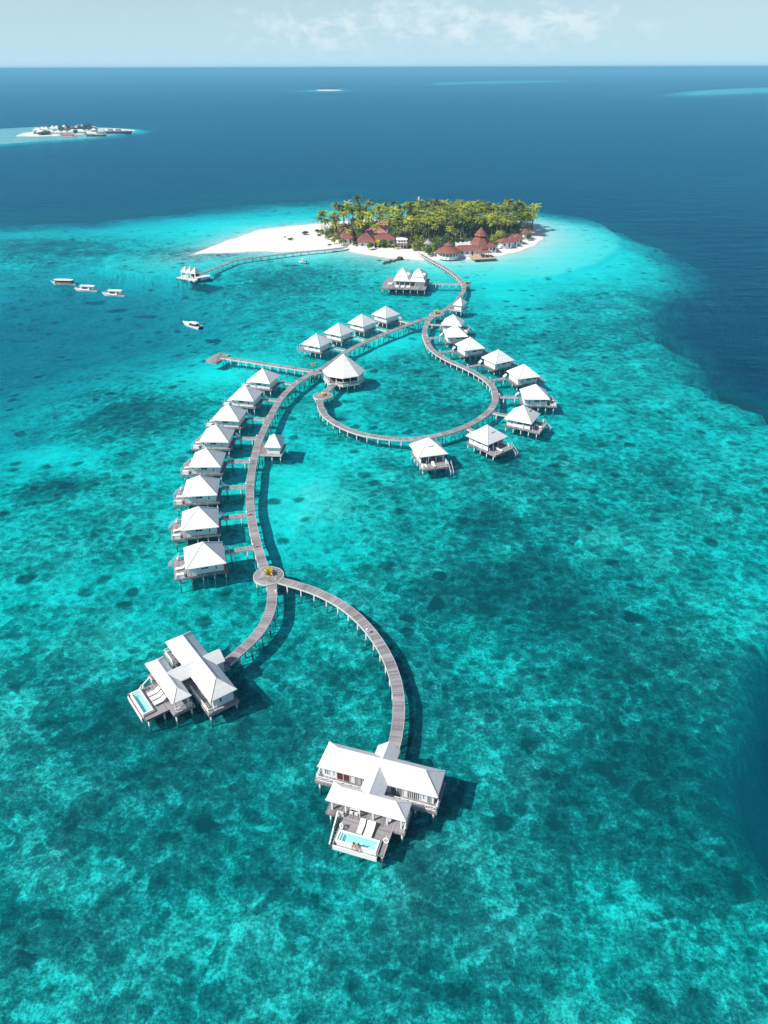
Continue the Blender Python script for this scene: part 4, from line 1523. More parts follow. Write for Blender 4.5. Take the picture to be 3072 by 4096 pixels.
person('dark haired person in red swimwear sitting on the pool edge, left', cV2, -17.5, -.17, -10.88, 'skin_light', 'hair_dark', 'cloth_red', .10, -.3, 'knees')
person('brown haired tanned person in dark swimwear sitting on the pool edge, right', cV2, -17.5, .42, -10.88, 'skin_tan', 'hair_brown', 'cloth_dark', .07, .6, 'side')

# ------------------------------------------------------------------ octagonal restaurant
fo = (CAMZ - 3.9) / (CAMZ - 4.6)
co = np.array([-12.55, 221.25]) * fo
o8 = thing('octagonal_restaurant', 'large white octagonal restaurant with tall pointed roof', 'restaurant', (co[0], co[1], 0))
A0 = -PI / 2
oct_ = lambda r: [(r * math.cos(A0 + PI / 4 * k), r * math.sin(A0 + PI / 4 * k)) for k in range(8)]
MB().prism(oct_(6.6), DZ - .2, DZ - .012).build('deck', 'deck_wood', o8)
fm = MB()
P, Q = oct_(6.61), oct_(6.74)
for k in range(8):
    k2 = (k + 1) % 8
    fm.hexa([(*P[k], DZ - .6), (*Q[k], DZ - .6), (*Q[k2], DZ - .6), (*P[k2], DZ - .6)], [(*P[k], DZ + .02), (*Q[k], DZ + .02), (*Q[k2], DZ + .02), (*P[k2], DZ + .02)])
fm.build('fascia', 'pile_white', o8)
MB().cone(8, (0, 0), 6.9, 3.9, 5.6, .18, A0).build('roof', 'white_roof', o8)
R_ = oct_(6.25)
wm = MB()
for k in (1, 2, 3, 4):                     # closed sides: right and back
    k2 = (k + 1) % 8
    wm.beam((*R_[k], 2.85), (*R_[k2], 2.85), .14, 2.3)
wm.build('wall', 'white_wall', o8)
for k in (1, 2):
    a_, b_ = np.array(R_[k]), np.array(R_[k + 1])
    for s in (.55, .8):
        m_ = a_ + (b_ - a_) * s
        n_ = np.array([m_[0], m_[1]]) / np.linalg.norm(m_)
        e_ = (b_ - a_) / np.linalg.norm(b_ - a_)
        q0 = m_ * 1.0 + n_ * .09
        MB().beam((*(q0 - e_ * .22), 2.95), (*(q0 + e_ * .22), 2.95), .05, 1.1).build('window', 'dark_glass', o8)
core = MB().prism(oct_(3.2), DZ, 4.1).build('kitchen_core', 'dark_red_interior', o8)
cl_ = MB().beam((0, 0, DZ), (0, 0, 4.0), .2).build('column', 'white_paint')
spots = []
for k in (5, 6, 7, 0):
    a_, b_ = np.array(R_[k]), np.array(R_[(k + 1) % 8])
    for s in (0, .5):
        m_ = a_ + (b_ - a_) * s
        spots.append((m_[0], m_[1], 0))
spots.append((*R_[1], 0))
repeat(cl_, o8, spots)
rl = MB()
RR = oct_(6.5)
for k in (4, 5, 6, 7):
    a_, b_ = np.array(RR[k]), np.array(RR[(k + 1) % 8])
    if k == 7:
        r7 = MB()
        xrail(r7, tuple(a_ + (b_ - a_) * .45), tuple(b_), DZ, .85)
        a0_, b0_ = np.array(RR[0]), np.array(RR[1])
        xrail(r7, tuple(a0_), tuple(b0_), DZ, .85)
        r7.build('railing', 'white_paint', o8)
    elif k == 6:
        xrail(rl, tuple(a_), tuple(a_ + (b_ - a_) * .95), DZ, .85)
    else:
        xrail(rl, tuple(a_), tuple(b_), DZ, .85)
rl.build('railing', 'white_paint', o8)
piles(o8, [(r * math.cos(a_), r * math.sin(a_)) for r in (6.1,) for a_ in np.arange(-PI / 2 + .2, 1.5 * PI, PI / 8)] + [(2.6 * math.cos(a_), 2.6 * math.sin(a_)) for a_ in np.arange(0, 2 * PI, PI / 2)], True)

# ------------------------------------------------------------------ overwater restaurant with twin peaks
P = px(DZ, *zo(7.54, 1520, 1050, (50, 760), (1385, 808), (1473, 470), (228, 440)))
cr_ = sum(P) / 4
ax = np.degrees(math.atan2(*(P[1] - P[0])[::-1]))
hw, hd_ = np.linalg.norm(P[1] - P[0]) / 2, np.linalg.norm(P[2] - P[1]) / 2
r2 = thing('overwater_restaurant', 'white twin peaked restaurant on a wide deck before the island', 'restaurant', (cr_[0], cr_[1], 0), math.radians(ax))
MB().box(-hw, hw, -hd_, hd_, DZ - .16, DZ).build('deck', 'deck_wood', r2)
MB().box(-hw, hw, -hd_ - .1, -hd_ - .003, DZ - .5, DZ - .02).box(hw + .003, hw + .1, -hd_, hd_, DZ - .5, DZ - .02).box(-hw - .1, -hw - .003, -hd_, hd_, DZ - .5, DZ - .02).build('fascia', 'deck_wood', r2)
x0 = hw - 15.2
yA, yB = -hd_ + 4.0, hd_ - 2.4
for k in range(2):
    xa, xb = x0 + k * 7.35, x0 + k * 7.35 + 7.3
    lo = MB()
    ins = 1.25
    zt_ = 3.85
    b4 = [(xa, yA), (xb, yA), (xb, yB), (xa, yB)]
    t4 = [(xa + ins, yA + 2.4), (xb - ins, yA + 2.4), (xb - ins, yB - 2.4), (xa + ins, yB - 2.4)]
    lo.hexa([(x, y, zt_) for x, y in b4], [(x, y, zt_ + .16) for x, y in b4])
    lo.hexa([(x, y, zt_ + .163) for x, y in b4], [(x, y, zt_ + 1.55) for x, y in t4])
    lower = lo.build('lower_roof', 'white_roof', r2)
    MB().hip(xa + ins - .35, xb - ins + .35, yA + 2.4 - .5, yB - 2.4 + .5, zt_ + 1.62, 2.6, 'apex').build('upper_roof', 'white_roof', r2)
    dm = MB().gable_y(-.9, .9, 0, 1.3, 0, .8)
    dd = dm.build('gablet', 'white_roof', r2)
    dd.location = (xb - ins - .5, (yA + yB) / 2 - 1.5, zt_ + 1.75)
    dd.rotation_euler = (0, 0, -PI / 2)
w = MB()
w.box(x0 + .6, x0 + 14.1, yB - 1.0, yB - .85, DZ + .003, 3.95)
w.box(x0 + 13.95, x0 + 14.1, yA + 1.2, yB - 1.003, DZ + .003, 3.95).box(x0 + 10.0, x0 + 13.947, yA + 1.2, yA + 1.35, DZ + .003, 3.95).box(x0 + 10.0, x0 + 10.15, yA + 1.353, yB - 1.003, DZ + .003, 3.95)
w.build('wall', 'white_wall', r2)
MB().box(x0 + .8, x0 + 9.99, yA + 2.6, yA + 2.7, DZ + .003, 3.9).build('glass_front', 'curtained_glass', r2)
MB().box(x0 + 8.5, x0 + 9.8, yA + 2.55, yA + 2.597, DZ + .003, 3.6).build('door', 'varnished_wood', r2)
cl_ = MB().beam((0, 0, DZ), (0, 0, 3.95), .22).build('column', 'white_paint')
repeat(cl_, r2, [(x0 + .6 + k * 2.35, yA + .6, 0) for k in range(5)] + [(x0 + .6, yA + 3 + k * 3, 0) for k in range(4)])
piles(r2, [(x, y) for x in np.linspace(-hw + .4, hw - .4, 7) for y in np.linspace(-hd_ + .4, hd_ - .4, 4)], True)
for k, lab in enumerate(('left of three white sofas on the front deck of the twin peaked restaurant', 'middle of three white sofas on the front deck of the twin peaked restaurant', 'right of three white sofas on the front deck of the twin peaked restaurant')):
    q_ = loc2(cr_, ax, x0 + 2.0 + k * 2.6, -hd_ + 2.2)
    sof = thing('sofa', lab, 'sofa', (q_[0], q_[1], DZ), math.radians(ax), 'sofas on the restaurant deck')
    MB().box(-.85, .85, -.45, .45, 0.003, .42).build('seat', 'cushion', sof)
    MB().box(-.85, .85, .25, .45, .423, .85).build('backrest', 'cushion', sof)
for k, lab in enumerate(('white lounger at the left corner of the twin peaked restaurant, nearer one', 'white lounger at the left corner of the twin peaked restaurant, farther one')):
    q_ = loc2(cr_, ax, x0 - 1.6, -hd_ + 5.5 + 2.2 * k)
    place(lounger0, (q_[0], q_[1], DZ), math.radians(ax), lab, 'sun loungers on the restaurant deck', (1.1, 1.5, 1))
q_ = loc2(cr_, ax, hw - .8, -hd_ + 1.6)

# ------------------------------------------------------------------ boathouse at the end of the pier
fb = (CAMZ - 3.9) / (CAMZ - 4.6)
E0, E3 = np.array([-95.61, 353.61]) * fb, np.array([-87.77, 349.29]) * fb
axb = math.degrees(math.atan2(*(E3 - E0)[::-1]))
lenb = np.linalg.norm(E3 - E0)
dirb = (E3 - E0) / lenb
nb = np.array([-dirb[1], dirb[0]])
cb = (E0 + E3) / 2 + nb * 2.2
bh = thing('boathouse', 'white arrival jetty with three small peaked roofs at the pier end', 'boathouse', (cb[0], cb[1], 0), math.radians(axb))
wb = lenb / 2
MB().box(-wb - 2.2, wb + 1.2, -3.4, 3.2, .75, 1.25).build('deck', 'concrete', bh)
for k in range(3):
    a_ = -wb + k * lenb / 3
    MB().hip(a_ + .02, a_ + lenb / 3 - .02, -2.2, 2.2, 3.9, 2.4, 'apex').build('roof', 'white_roof', bh)
cl_ = MB().beam((0, 0, 1.253), (0, 0, 3.93), .34).build('column', 'white_paint')
repeat(cl_, bh, [(-wb + .35 + k * (lenb - .7) / 3, y, 0) for k in range(4) for y in (-1.9, 1.9)])
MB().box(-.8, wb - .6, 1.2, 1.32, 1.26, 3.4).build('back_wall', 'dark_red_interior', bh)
MB().box(-.2, 1.1, -.2, .4, 1.253, 2.1).build('counter', 'white_paint', bh)
for k in range(6):
    MB().cyl(-wb - 1.9 + k * 1.3, -3.45, .35, 1.1, .22, 8).build('fender', 'black_rubber', bh, True)
piles(bh, [(x, y) for x in np.linspace(-wb - 1.8, wb + .8, 5) for y in (-2.9, 2.7)], z=-.45)


# ------------------------------------------------------------------ boats
def hull_mesh(L, Wd, H, draft=0.25, rake=0.18, stern=0.8, sheer=0.45, n=18, flare=.35):
    """closed hull: bow at +x, stern at -x; deck a little below the gunwale"""
    mb = MB()
    vs, fs = [], []
    for i in range(n):
        s = i / (n - 1)
        x = -L / 2 + L * s
        w = Wd / 2 * (stern + (1 - stern) * min(1, s / .35)) * (1 - max(0, (s - .55) / .45) ** 1.9)
        w = max(w, .03)
        zg = H + sheer * max(0, (s - .35) / .65) ** 2 + .12 * max(0, (.3 - s) / .3)
        xb = x - (0 if s < .7 else rake * L * ((s - .7) / .3) ** 2 * .5)
        wb_ = w * (1 - flare * (0.4 + .6 * s))
        row = [(x, -w, zg), (xb, -wb_, .05), (xb, 0, -draft), (xb, wb_, .05), (x, w, zg), (x, w * .86, zg - .003), (x, w * .86, zg - .28), (x, -w * .86, zg - .28), (x, -w * .86, zg - .003)]
        vs += row
    m_ = 9
    for i in range(n - 1):
        for k in range(m_):
            fs.append((i * m_ + k, i * m_ + (k + 1) % m_, (i + 1) * m_ + (k + 1) % m_, (i + 1) * m_ + k))
    fs.append(tuple(range(m_ - 1, -1, -1)))
    fs.append(tuple(range((n - 1) * m_, n * m_)))
    return mb.add(vs, fs)


def round_roof(mb, x0, x1, w, z, rise=.35, taper=.55, n=10, th=.12):
    """long boat canopy, rounded in plan at both ends and gently arched"""
    vs, fs = [], []
    for i in range(n + 1):
        s = i / n
        x = x0 + (x1 - x0) * s
        ww = w / 2 * (1 - (1 - taper) * abs(2 * s - 1) ** 3)
        zz_ = z + .10 * math.sin(PI * s)
        for k in range(5):
            y = -ww + 2 * ww * k / 4
            vs.append((x, y, zz_ + rise * (1 - (abs(k - 2) / 2) ** 2)))
        for k in range(5):
            y = -ww + 2 * ww * k / 4
            vs.append((x, y, zz_ - th + rise * .6 * (1 - (abs(k - 2) / 2) ** 2)))
    for i in range(n):
        o, p = 10 * i, 10 * i + 10
        for k in range(4):
            fs.append((o + k, p + k, p + k + 1, o + k + 1))
            fs.append((o + 5 + k, o + 6 + k, p + 6 + k, p + 5 + k))
        fs.append((o, o + 5, p + 5, p))
        fs.append((o + 4, p + 4, p + 9, o + 9))
    fs += [(0, 1, 2, 3, 4, 9, 8, 7, 6, 5), tuple(10 * n + k for k in (5, 6, 7, 8, 9, 4, 3, 2, 1, 0))]
    return mb.add(vs, fs)


def boat_at(name, label, pl, pr, bow_left=True, group=None, z=0.0):
    a, b = at(*pl, z), at(*pr, z)
    c = (a + b) / 2
    d = (a - b) if bow_left else (b - a)
    t = thing(name, label, 'boat', (c[0], c[1], 0), math.atan2(d[1], d[0]), group)
    return t, np.linalg.norm(d)


# brown-sided dhoni with long white roof
t, L = boat_at('dhoni', 'wooden sided tour boat with long rounded white roof, farthest left', (207, 1137), (307, 1140))
hull_mesh(L, 3.3, .75, stern=.6, sheer=.75).build('hull', 'boat_white', t, False)
MB().box(-L * .36, L * .30, -1.25, 1.25, .55, 1.45).build('cabin_side', 'varnished_wood', t)
for s in (-1, 1):
    MB().box(-L * .34, L * .28, s * 1.253 - .02, s * 1.253 + .02, 1.453, 2.15).build('side_window', 'dark_red_interior', t)
round_roof(MB(), -L * .40, L * .34, 3.2, 2.25, .3, .5).build('roof', 'boat_white', t)
ps_ = MB().beam((0, 0, 1.45), (0, 0, 2.3), .1).build('roof_post', 'varnished_wood')
repeat(ps_, t, [(-L * .33 + k * L * .15, y, 0) for k in range(5) for y in (-1.2, 1.2)])
MB().tube([(L * .42, 0, .9), (L * .49, 0, 1.6), (L * .51, 0, 2.2)], [.12, .10, .06], 8).build('prow', 'boat_white', t)
MB().box(-L * .53, -L * .44, -.4, .4, .3, 1.0).build('rudder_box', 'dark_hull', t)


def cruiser(label, pl, pr):
    t, L = boat_at('cruiser', label, pl, pr, group='white cabin cruisers moored off the reef')
    hull_mesh(L, 3.2, .85, stern=.75, sheer=.6).build('hull', 'boat_white', t)
    cab = MB()
    cab.hexa([(-L * .28, -1.25, .7), (L * .22, -1.15, .7), (L * .22, 1.15, .7), (-L * .28, 1.25, .7)],
             [(-L * .28, -1.2, 2.35), (L * .155, -1.05, 2.35), (L * .155, 1.05, 2.35), (-L * .28, 1.2, 2.35)])
    cab.build('cabin', 'boat_white', t)
    for s in (-1, 1):
        MB().box(-L * .12, L * .10, s * 1.24 - .03, s * 1.24 + .03, 1.45, 2.05).build('side_window', 'dark_glass', t)
        MB().box(-L * .27, -L * .21, s * 1.245 - .03, s * 1.245 + .03, .9, 2.0).build('door', 'dark_glass', t)
    MB().box(L * .168, L * .19, -.8, .8, 1.5, 2.1).build('windscreen', 'dark_glass', t)
    round_roof(MB(), -L * .40, L * .20, 3.0, 2.5, .22, .8).build('roof', 'boat_white', t)
    ps_ = MB().beam((0, 0, .8), (0, 0, 2.5), .08).build('roof_post', 'steel')
    repeat(ps_, t, [(-L * .38, y, 0) for y in (-1.15, 1.15)])
    MB().beam((L * .15, 0, 2.6), (L * .15, 0, 3.5), .10).build('mast', 'boat_white', t)
    r = MB()
    for y in (-.9, .9):
        r.beam((L * .22, y * 1.1, 1.35), (L * .46, y * .15, 1.9), .05)
    r.build('bow_rail', 'steel', t)


cruiser('white cabin cruiser, the middle one of three moored boats', (299, 1163), (393, 1167))
cruiser('white cabin cruiser, the right one of three moored boats', (410, 1182), (502, 1186))

# speedboat
t, L = boat_at('speedboat', 'white speedboat with hardtop alone in the left lagoon', (732, 1296), (803, 1317))
hull_mesh(L, 2.9, .95, stern=.92, sheer=.35, flare=.25).build('hull', 'boat_white', t)
MB().hexa([(L * .05, -.95, .8), (L * .26, -.6, .85), (L * .26, .6, .85), (L * .05, .95, .8)], [(L * .05, -.85, 1.45), (L * .14, -.5, 1.3), (L * .14, .5, 1.3), (L * .05, .85, 1.45)]).build('foredeck', 'boat_white', t)
MB().hexa([(-L * .26, -1.05, .75), (L * .05, -1.0, .75), (L * .05, 1.0, .75), (-L * .26, 1.05, .75)], [(-L * .26, -1.0, 1.75), (L * .0, -.9, 1.75), (L * .0, .9, 1.75), (-L * .26, 1.0, 1.75)]).build('cabin', 'dark_glass', t)
round_roof(MB(), -L * .34, L * .06, 2.4, 1.85, .12, .85).build('hardtop', 'boat_white', t)
for y in (-.45, .45):
    MB().box(-L * .56, -L * .49, y - .22, y + .22, -.1, 1.25).build('outboard_motor', 'black_rubber', t)

# small motorboat near the beach
t, L = boat_at('motorboat', 'tiny white motorboat anchored just off the beach', (1194, 1050), (1226, 1051))
hull_mesh(L, 1.9, .6, stern=.9, sheer=.25).build('hull', 'boat_white', t)
MB().box(-.3, .55, -.4, .4, .5, 1.1).build('console', 'boat_white', t)
round_roof(MB(), -.9, .9, 1.5, 1.95, .08, .9).build('canopy', 'boat_white', t)
ps_ = MB().beam((0, 0, .5), (0, 0, 1.95), .05).build('canopy_post', 'steel')
repeat(ps_, t, [(x, y, 0) for x in (-.7, .7) for y in (-.6, .6)])
MB().box(-L * .56, -L * .47, -.2, .2, 0, 1.0).build('outboard_motor', 'black_rubber', t)

# blue hulled supply boat alongside the boathouse
t = thing('supply_boat', 'blue hulled boat with flat white roof moored at the boathouse', 'boat', (-86.2, 352.6, 0), math.atan2(350.4 - 357.2, -91.6 + 83.6))
L = 11.0
hull_mesh(L, 3.4, 1.0, stern=.8, sheer=.5).build('hull', 'blue_hull', t)
MB().box(-L * .42, L * .33, -1.2, 1.2, .74, .82).build('floor', 'dark_wood', t)
MB().hexa([(L * .20, -1.25, .75), (L * .40, -.8, .85), (L * .40, .8, .85), (L * .20, 1.25, .75)], [(L * .20, -1.2, 2.0), (L * .32, -.8, 1.7), (L * .32, .8, 1.7), (L * .20, 1.2, 2.0)]).build('fore_cabin', 'boat_white', t)
MB().box(L * .06, L * .197, -1.15, 1.15, .83, 2.4).build('wheelhouse', 'dark_glass', t)
MB().box(-L * .25, L * .057, -1.22, 1.22, .83, 2.2).build('cabin', 'boat_white', t)
for s in (-1, 1):
    for k in range(3):
        MB().box(-L * .22 + k * L * .09, -L * .17 + k * L * .09, s * 1.235 - .02, s * 1.235 + .02, .9, 1.6).build('side_opening', 'dark_glass', t)
MB().hexa([(-L * .44, -1.55, 2.45), (L * .22, -1.55, 2.45), (L * .22, 1.55, 2.45), (-L * .44, 1.55, 2.45)], [(-L * .44, -1.5, 2.6), (L * .20, -1.5, 2.6), (L * .20, 1.5, 2.6), (-L * .44, 1.5, 2.6)]).build('roof', 'boat_white', t)
ps_ = MB().beam((0, 0, .8), (0, 0, 2.45), .08).build('roof_post', 'boat_white')
repeat(ps_, t, [(-L * .42, y, 0) for y in (-1.3, 1.3)])

# ------------------------------------------------------------------ island buildings
GZ = 1.22
foot = []            # footprints that stay free of trees


def keepout(c, w, d, rot, pad=1.6):
    foot.append((c[0], c[1], w / 2 + pad, d / 2 + pad, math.radians(rot)))


def free(x, y, extra=0.0):
    for cx_, cy_, a_, b_, r_ in foot:
        dx, dy = x - cx_, y - cy_
        lx, ly = dx * math.cos(r_) + dy * math.sin(r_), -dx * math.sin(r_) + dy * math.cos(r_)
        if abs(lx) < a_ + extra and abs(ly) < b_ + extra:
            return False
    return True


def front_center(u, v, ze, d, rot):
    p = at(u, v, ze)
    r_ = math.radians(rot)
    return p + np.array([-math.sin(r_), math.cos(r_)]) * d / 2


def bld(label, u, v, w, d, ze, rise, rot=0, roof='red_roof', run=None, name='red_roofed_building', cat='building', windows=3, over=.8, doors=True, pad=1.6, ridge_apex=False):
    """hip roofed building; u, v = middle of its front eave in the photo"""
    c = front_center(u, v, ze, d, rot)
    keepout(c, w, d, rot, pad)
    t = thing(name, label, cat, (c[0], c[1], 0), math.radians(rot), 'island resort buildings')
    a_, b_ = w / 2 - over, d / 2 - over
    m = MB()
    top = ze + .1
    m.box(-a_, a_, -b_, -b_ + .2, .6, top).box(-a_, a_, b_ - .2, b_, .6, top).box(-a_, -a_ + .2, -b_ + .203, b_ - .203, .6, top).box(a_ - .2, a_, -b_ + .203, b_ - .203, .6, top)
    m.build('wall', 'white_wall', t)
    MB().hip(-w / 2, w / 2, -d / 2, d / 2, ze, rise, 'apex' if ridge_apex else run).build('roof', roof, t)
    for k in range(windows):
        x = -a_ + (k + .5) * 2 * a_ / windows
        MB().box(x - .45, x + .45, -b_ - .03, -b_ - .004, GZ + .9, min(ze - .2, GZ + 2.1)).build('window', 'dark_glass', t)
    if doors:
        MB().box(a_ * .35, a_ * .35 + .8, -b_ - .03, -b_ - .004, GZ - .1, min(ze - .2, GZ + 2.0)).build('door', 'varnished_wood', t)
    return t, c


I1 = lambda a, b: (1250 + a / 3.318, 780 + b / 3.318)
I2 = lambda a, b: (1650 + a / 3.016, 780 + b / 3.016)

bld('pyramid roofed dark red pavilion at the left of the island front', *I1(715, 632), 10.5, 10.5, 4.0, 4.4, 0, ridge_apex=True, windows=2, doors=False)
bld('long dark red roofed hall right of the pyramid pavilion', *I1(965, 600), 13, 9, 4.2, 2.6, 5)
bld('long pink roofed building behind the pyramid pavilion', *I1(855, 512), 12.5, 9, 4.8, 2.6, 8, 'pink_roof', windows=4)
bld('pink roofed building in the middle of the left grove', *I1(970, 420), 12, 11, 4.6, 2.8, 0, 'pink_roof')
bld('small pink roofed building beside the tall broadleaf tree', *I1(1255, 402), 7.5, 10, 4.6, 2.4, -8, 'pink_roof', windows=2)
bld('long dark red roof running back from the left beach', *I1(470, 585), 7.6, 38, 4.0, 2.8, 6, windows=2)
bld('low white walled house with red roof beside the pagoda', *I2(955, 632), 7.5, 6.5, 3.6, 1.8, 12)
bld('long low red roofed wing between round hall and pagoda', *I2(665, 672), 15, 7, 3.9, 2.0, 2, windows=5)
for k, (a_, b_, lab) in enumerate(((1150, 577, 'leftmost red roofed house of the row on the right beach'), (1225, 556, 'second red roofed house of the row on the right beach'), (1300, 530, 'third red roofed house of the row on the right beach'))):
    bld(lab, *I2(a_, b_), 7.6 - k, 7.0, 3.8, 2.1, 18, windows=2)
bld('small red roofed house under palms near the right tip', *I2(1262, 402), 6.5, 7, 3.9, 2.4, 10, windows=1)
bld('red roofed house closest to the right tip of the island', *I2(1395, 470), 6, 7, 3.9, 2.2, 20, windows=1)

# round hall with stepped conical roof
c = front_center(*I2(445, 716), 3.7, 13.2, 0)
keepout(c, 13.6, 13.6, 0)
t = thing('round_hall', 'round hall with stepped conical red roof on the beach', 'building', (c[0], c[1], 0), 0, 'island resort buildings')
MB().cone(20, (0, 0), 6.7, 3.7, 2.9, .16, 0, 2.2).build('roof', 'red_roof', t)
MB().cone(20, (0, 0), 2.5, 6.78, 2.0, .1).build('cupola_roof', 'red_roof', t)
MB().prism([(5.6 * math.cos(PI / 10 * k), 5.6 * math.sin(PI / 10 * k)) for k in range(20)], .6, 2.1).build('wall', 'white_wall', t)
MB().prism([(5.4 * math.cos(PI / 10 * k), 5.4 * math.sin(PI / 10 * k)) for k in range(20)], 2.103, 3.75).build('window_band', 'grey_glass', t)
cl_ = MB().beam((0, 0, .8), (0, 0, 3.78), .28).build('column', 'white_paint')
repeat(cl_, t, [(5.75 * math.cos(PI / 10 * k), 5.75 * math.sin(PI / 10 * k), 0) for k in range(20)])

# pagoda
c = front_center(*I2(850, 612), 4.4, 11.0, 8)
keepout(c, 11, 11, 8)
t = thing('pagoda_hall', 'tall red pagoda roof in two tiers behind the beach deck', 'building', (c[0], c[1], 0), math.radians(8), 'island resort buildings')
MB().cone(8, (0, 0), 5.8, 4.4, 3.7, .16, PI / 8, 2.9).build('lower_roof', 'red_roof', t)
MB().prism([(2.7 * math.cos(PI / 8 + PI / 4 * k), 2.7 * math.sin(PI / 8 + PI / 4 * k)) for k in range(8)], 8.2, 9.0).build('lantern', 'dark_wood', t)
MB().cone(8, (0, 0), 3.7, 8.7, 4.3, .14, PI / 8).build('upper_roof', 'red_roof', t)
MB().prism([(4.9 * math.cos(PI / 8 + PI / 4 * k), 4.9 * math.sin(PI / 8 + PI / 4 * k)) for k in range(8)], .6, 4.45).build('wall', 'white_wall', t)

# small pavilion over its timber deck
c = front_center(*I2(882, 698), 3.9, 6.4, 12)
keepout(c, 9, 8, 12)
t = thing('beach_pavilion', 'small two tier red pavilion standing on a timber deck', 'pavilion', (c[0], c[1], 0), math.radians(12), 'island resort buildings')
MB().box(-7.0, 5.6, -5.6, 3.4, 1.15, 1.4).build('deck', 'pale_wood', t)
MB().hip(-3.2, 3.2, -3.2, 3.2, 3.9, 1.7, 'apex').build('lower_roof', 'red_roof', t)
MB().hip(-1.5, 1.5, -1.5, 1.5, 5.35, 1.6, 'apex').build('upper_roof', 'red_roof', t)
cl_ = MB().beam((0, 0, 1.403), (0, 0, 3.95), .22).build('column', 'white_paint')
repeat(cl_, t, [(x, y, 0) for x in (-2.7, 0, 2.7) for y in (-2.7, 2.7)] + [(x, 0, 0) for x in (-2.7, 2.7)])
piles(t, [(x, y) for x in (-6.5, -2.5, 1.5, 5.2) for y in (-5.2, -1.5)], z=-.25)

# flat roofed service building
c = at(*I2(650, 592), 4.2)
keepout(c, 11, 12, 0, .5)
t = thing('flat_roofed_building', 'pale flat roofed service building behind the red wing', 'building', (c[0], c[1], 0), 0, 'island resort buildings')
MB().box(-5.5, 5.5, -6, 6, .6, 4.0).build('wall', 'concrete', t)
MB().box(-5.8, 5.8, -6.3, 6.3, 4.003, 4.2).build('roof', 'concrete', t)
for x, y in ((-3, 2), (2, 3.5), (3.5, -1)):
    MB().box(x - .5, x + .5, y - .4, y + .4, 4.203, 5.0).build('roof_unit', 'white_paint', t)

# white two storey stand
c = at(*I1(1187, 715), GZ) + np.array([0, 2.5])
keepout(c, 7, 6, 0)
t = thing('beach_house', 'white two storey open house with red lower awning on the beach', 'building', (c[0], c[1], 0), 0, 'island resort buildings')
MB().box(-2.9, 2.9, -2.3, 2.3, 4.2, 4.4).build('upper_floor', 'white_paint', t)
MB().box(-2.7, 2.7, -2.1, 2.1, 4.403, 5.9).build('upper_wall', 'white_wall', t)
MB().hip(-3.1, 3.1, -2.6, 2.6, 5.903, .9, None).build('roof', 'white_roof', t)
MB().hexa([(-2.9, -3.2, 2.9), (2.9, -3.2, 2.9), (2.9, -2.0, 3.5), (-2.9, -2.0, 3.5)], [(-2.9, -3.2, 3.0), (2.9, -3.2, 3.0), (2.9, -2.0, 3.6), (-2.9, -2.0, 3.6)]).build('awning', 'red_roof', t)
cl_ = MB().beam((0, 0, .8), (0, 0, 4.2), .25).build('column', 'white_paint')
repeat(cl_, t, [(x, y, 0) for x in (-2.6, -.9, .9, 2.6) for y in (-2.1, 2.1)])
for x in (-1.4, 0, 1.4):
    MB().box(x - .4, x + .4, -2.13, -2.104, 4.7, 5.5).build('window', 'dark_glass', t)

# thatched hut
c = at(*I1(1540, 655), 3.4) + np.array([0, 2.2])
keepout(c, 5, 5, 0)
t = thing('thatched_hut', 'grey thatched round hut under palms near the beach walk', 'hut', (c[0], c[1], 0), 0, 'island resort buildings')
MB().cone(14, (0, 0), 2.8, 3.3, 2.7, .15).build('roof', 'grey_roof', t)
MB().cyl(0, 0, .8, 3.4, 1.8, 14).build('wall', 'white_wall', t)

# mast
t = thing('antenna_mast', 'white antenna mast rising above the palms', 'mast', (at(1669, 872, GZ)[0], 498, 0))
m = MB()
for k in range(3):
    a_ = 2 * PI * k / 3
    m.beam((.45 * math.cos(a_), .45 * math.sin(a_), .8), (.28 * math.cos(a_), .28 * math.sin(a_), 17.2), .12)
    for j in range(14):
        z0 = 1 + j * 1.15
        b_ = 2 * PI * (k + 1) / 3
        m.beam((.43 * math.cos(a_), .43 * math.sin(a_), z0), (.43 * math.cos(b_), .43 * math.sin(b_), z0 + 1.1), .06)
m.build('lattice', 'white_paint', t)
for k in range(3):
    a_ = 2 * PI * k / 3 + .5
    MB().box(.5 * math.cos(a_) - .16, .5 * math.cos(a_) + .16, .5 * math.sin(a_) - .16, .5 * math.sin(a_) + .16, 15.0, 17.0).build('antenna_panel', 'white_paint', t)

# black parasol on the pier, rocks of the little groyne
p = at(1319, 993, DZ)
t = thing('parasol', 'black parasol standing on the pier near the beach', 'parasol', (p[0], p[1], DZ))
MB().cyl(0, 0, 0, 2.2, .04, 8).build('pole', 'dark_wood', t)
MB().cone(10, (0, 0), 1.4, 1.75, .6, .03).build('canopy', 'black_rubber', t)


def rock(r, seed):
    g = random.Random(seed)
    vs, fs = [], []
    n, m_ = 9, 6
    for i in range(m_ + 1):
        for k in range(n):
            th_, ph = PI * i / m_, 2 * PI * k / n
            q = r * (1 + g.uniform(-.2, .2)) if 0 < i < m_ else r
            vs.append((q * math.sin(th_) * math.cos(ph) * 1.3, q * math.sin(th_) * math.sin(ph), q * math.cos(th_) * .7))
    for i in range(m_):
        for k in range(n):
            fs.append((i * n + k, (i + 1) * n + k, (i + 1) * n + (k + 1) % n, i * n + (k + 1) % n))
    return MB().add(vs, fs)


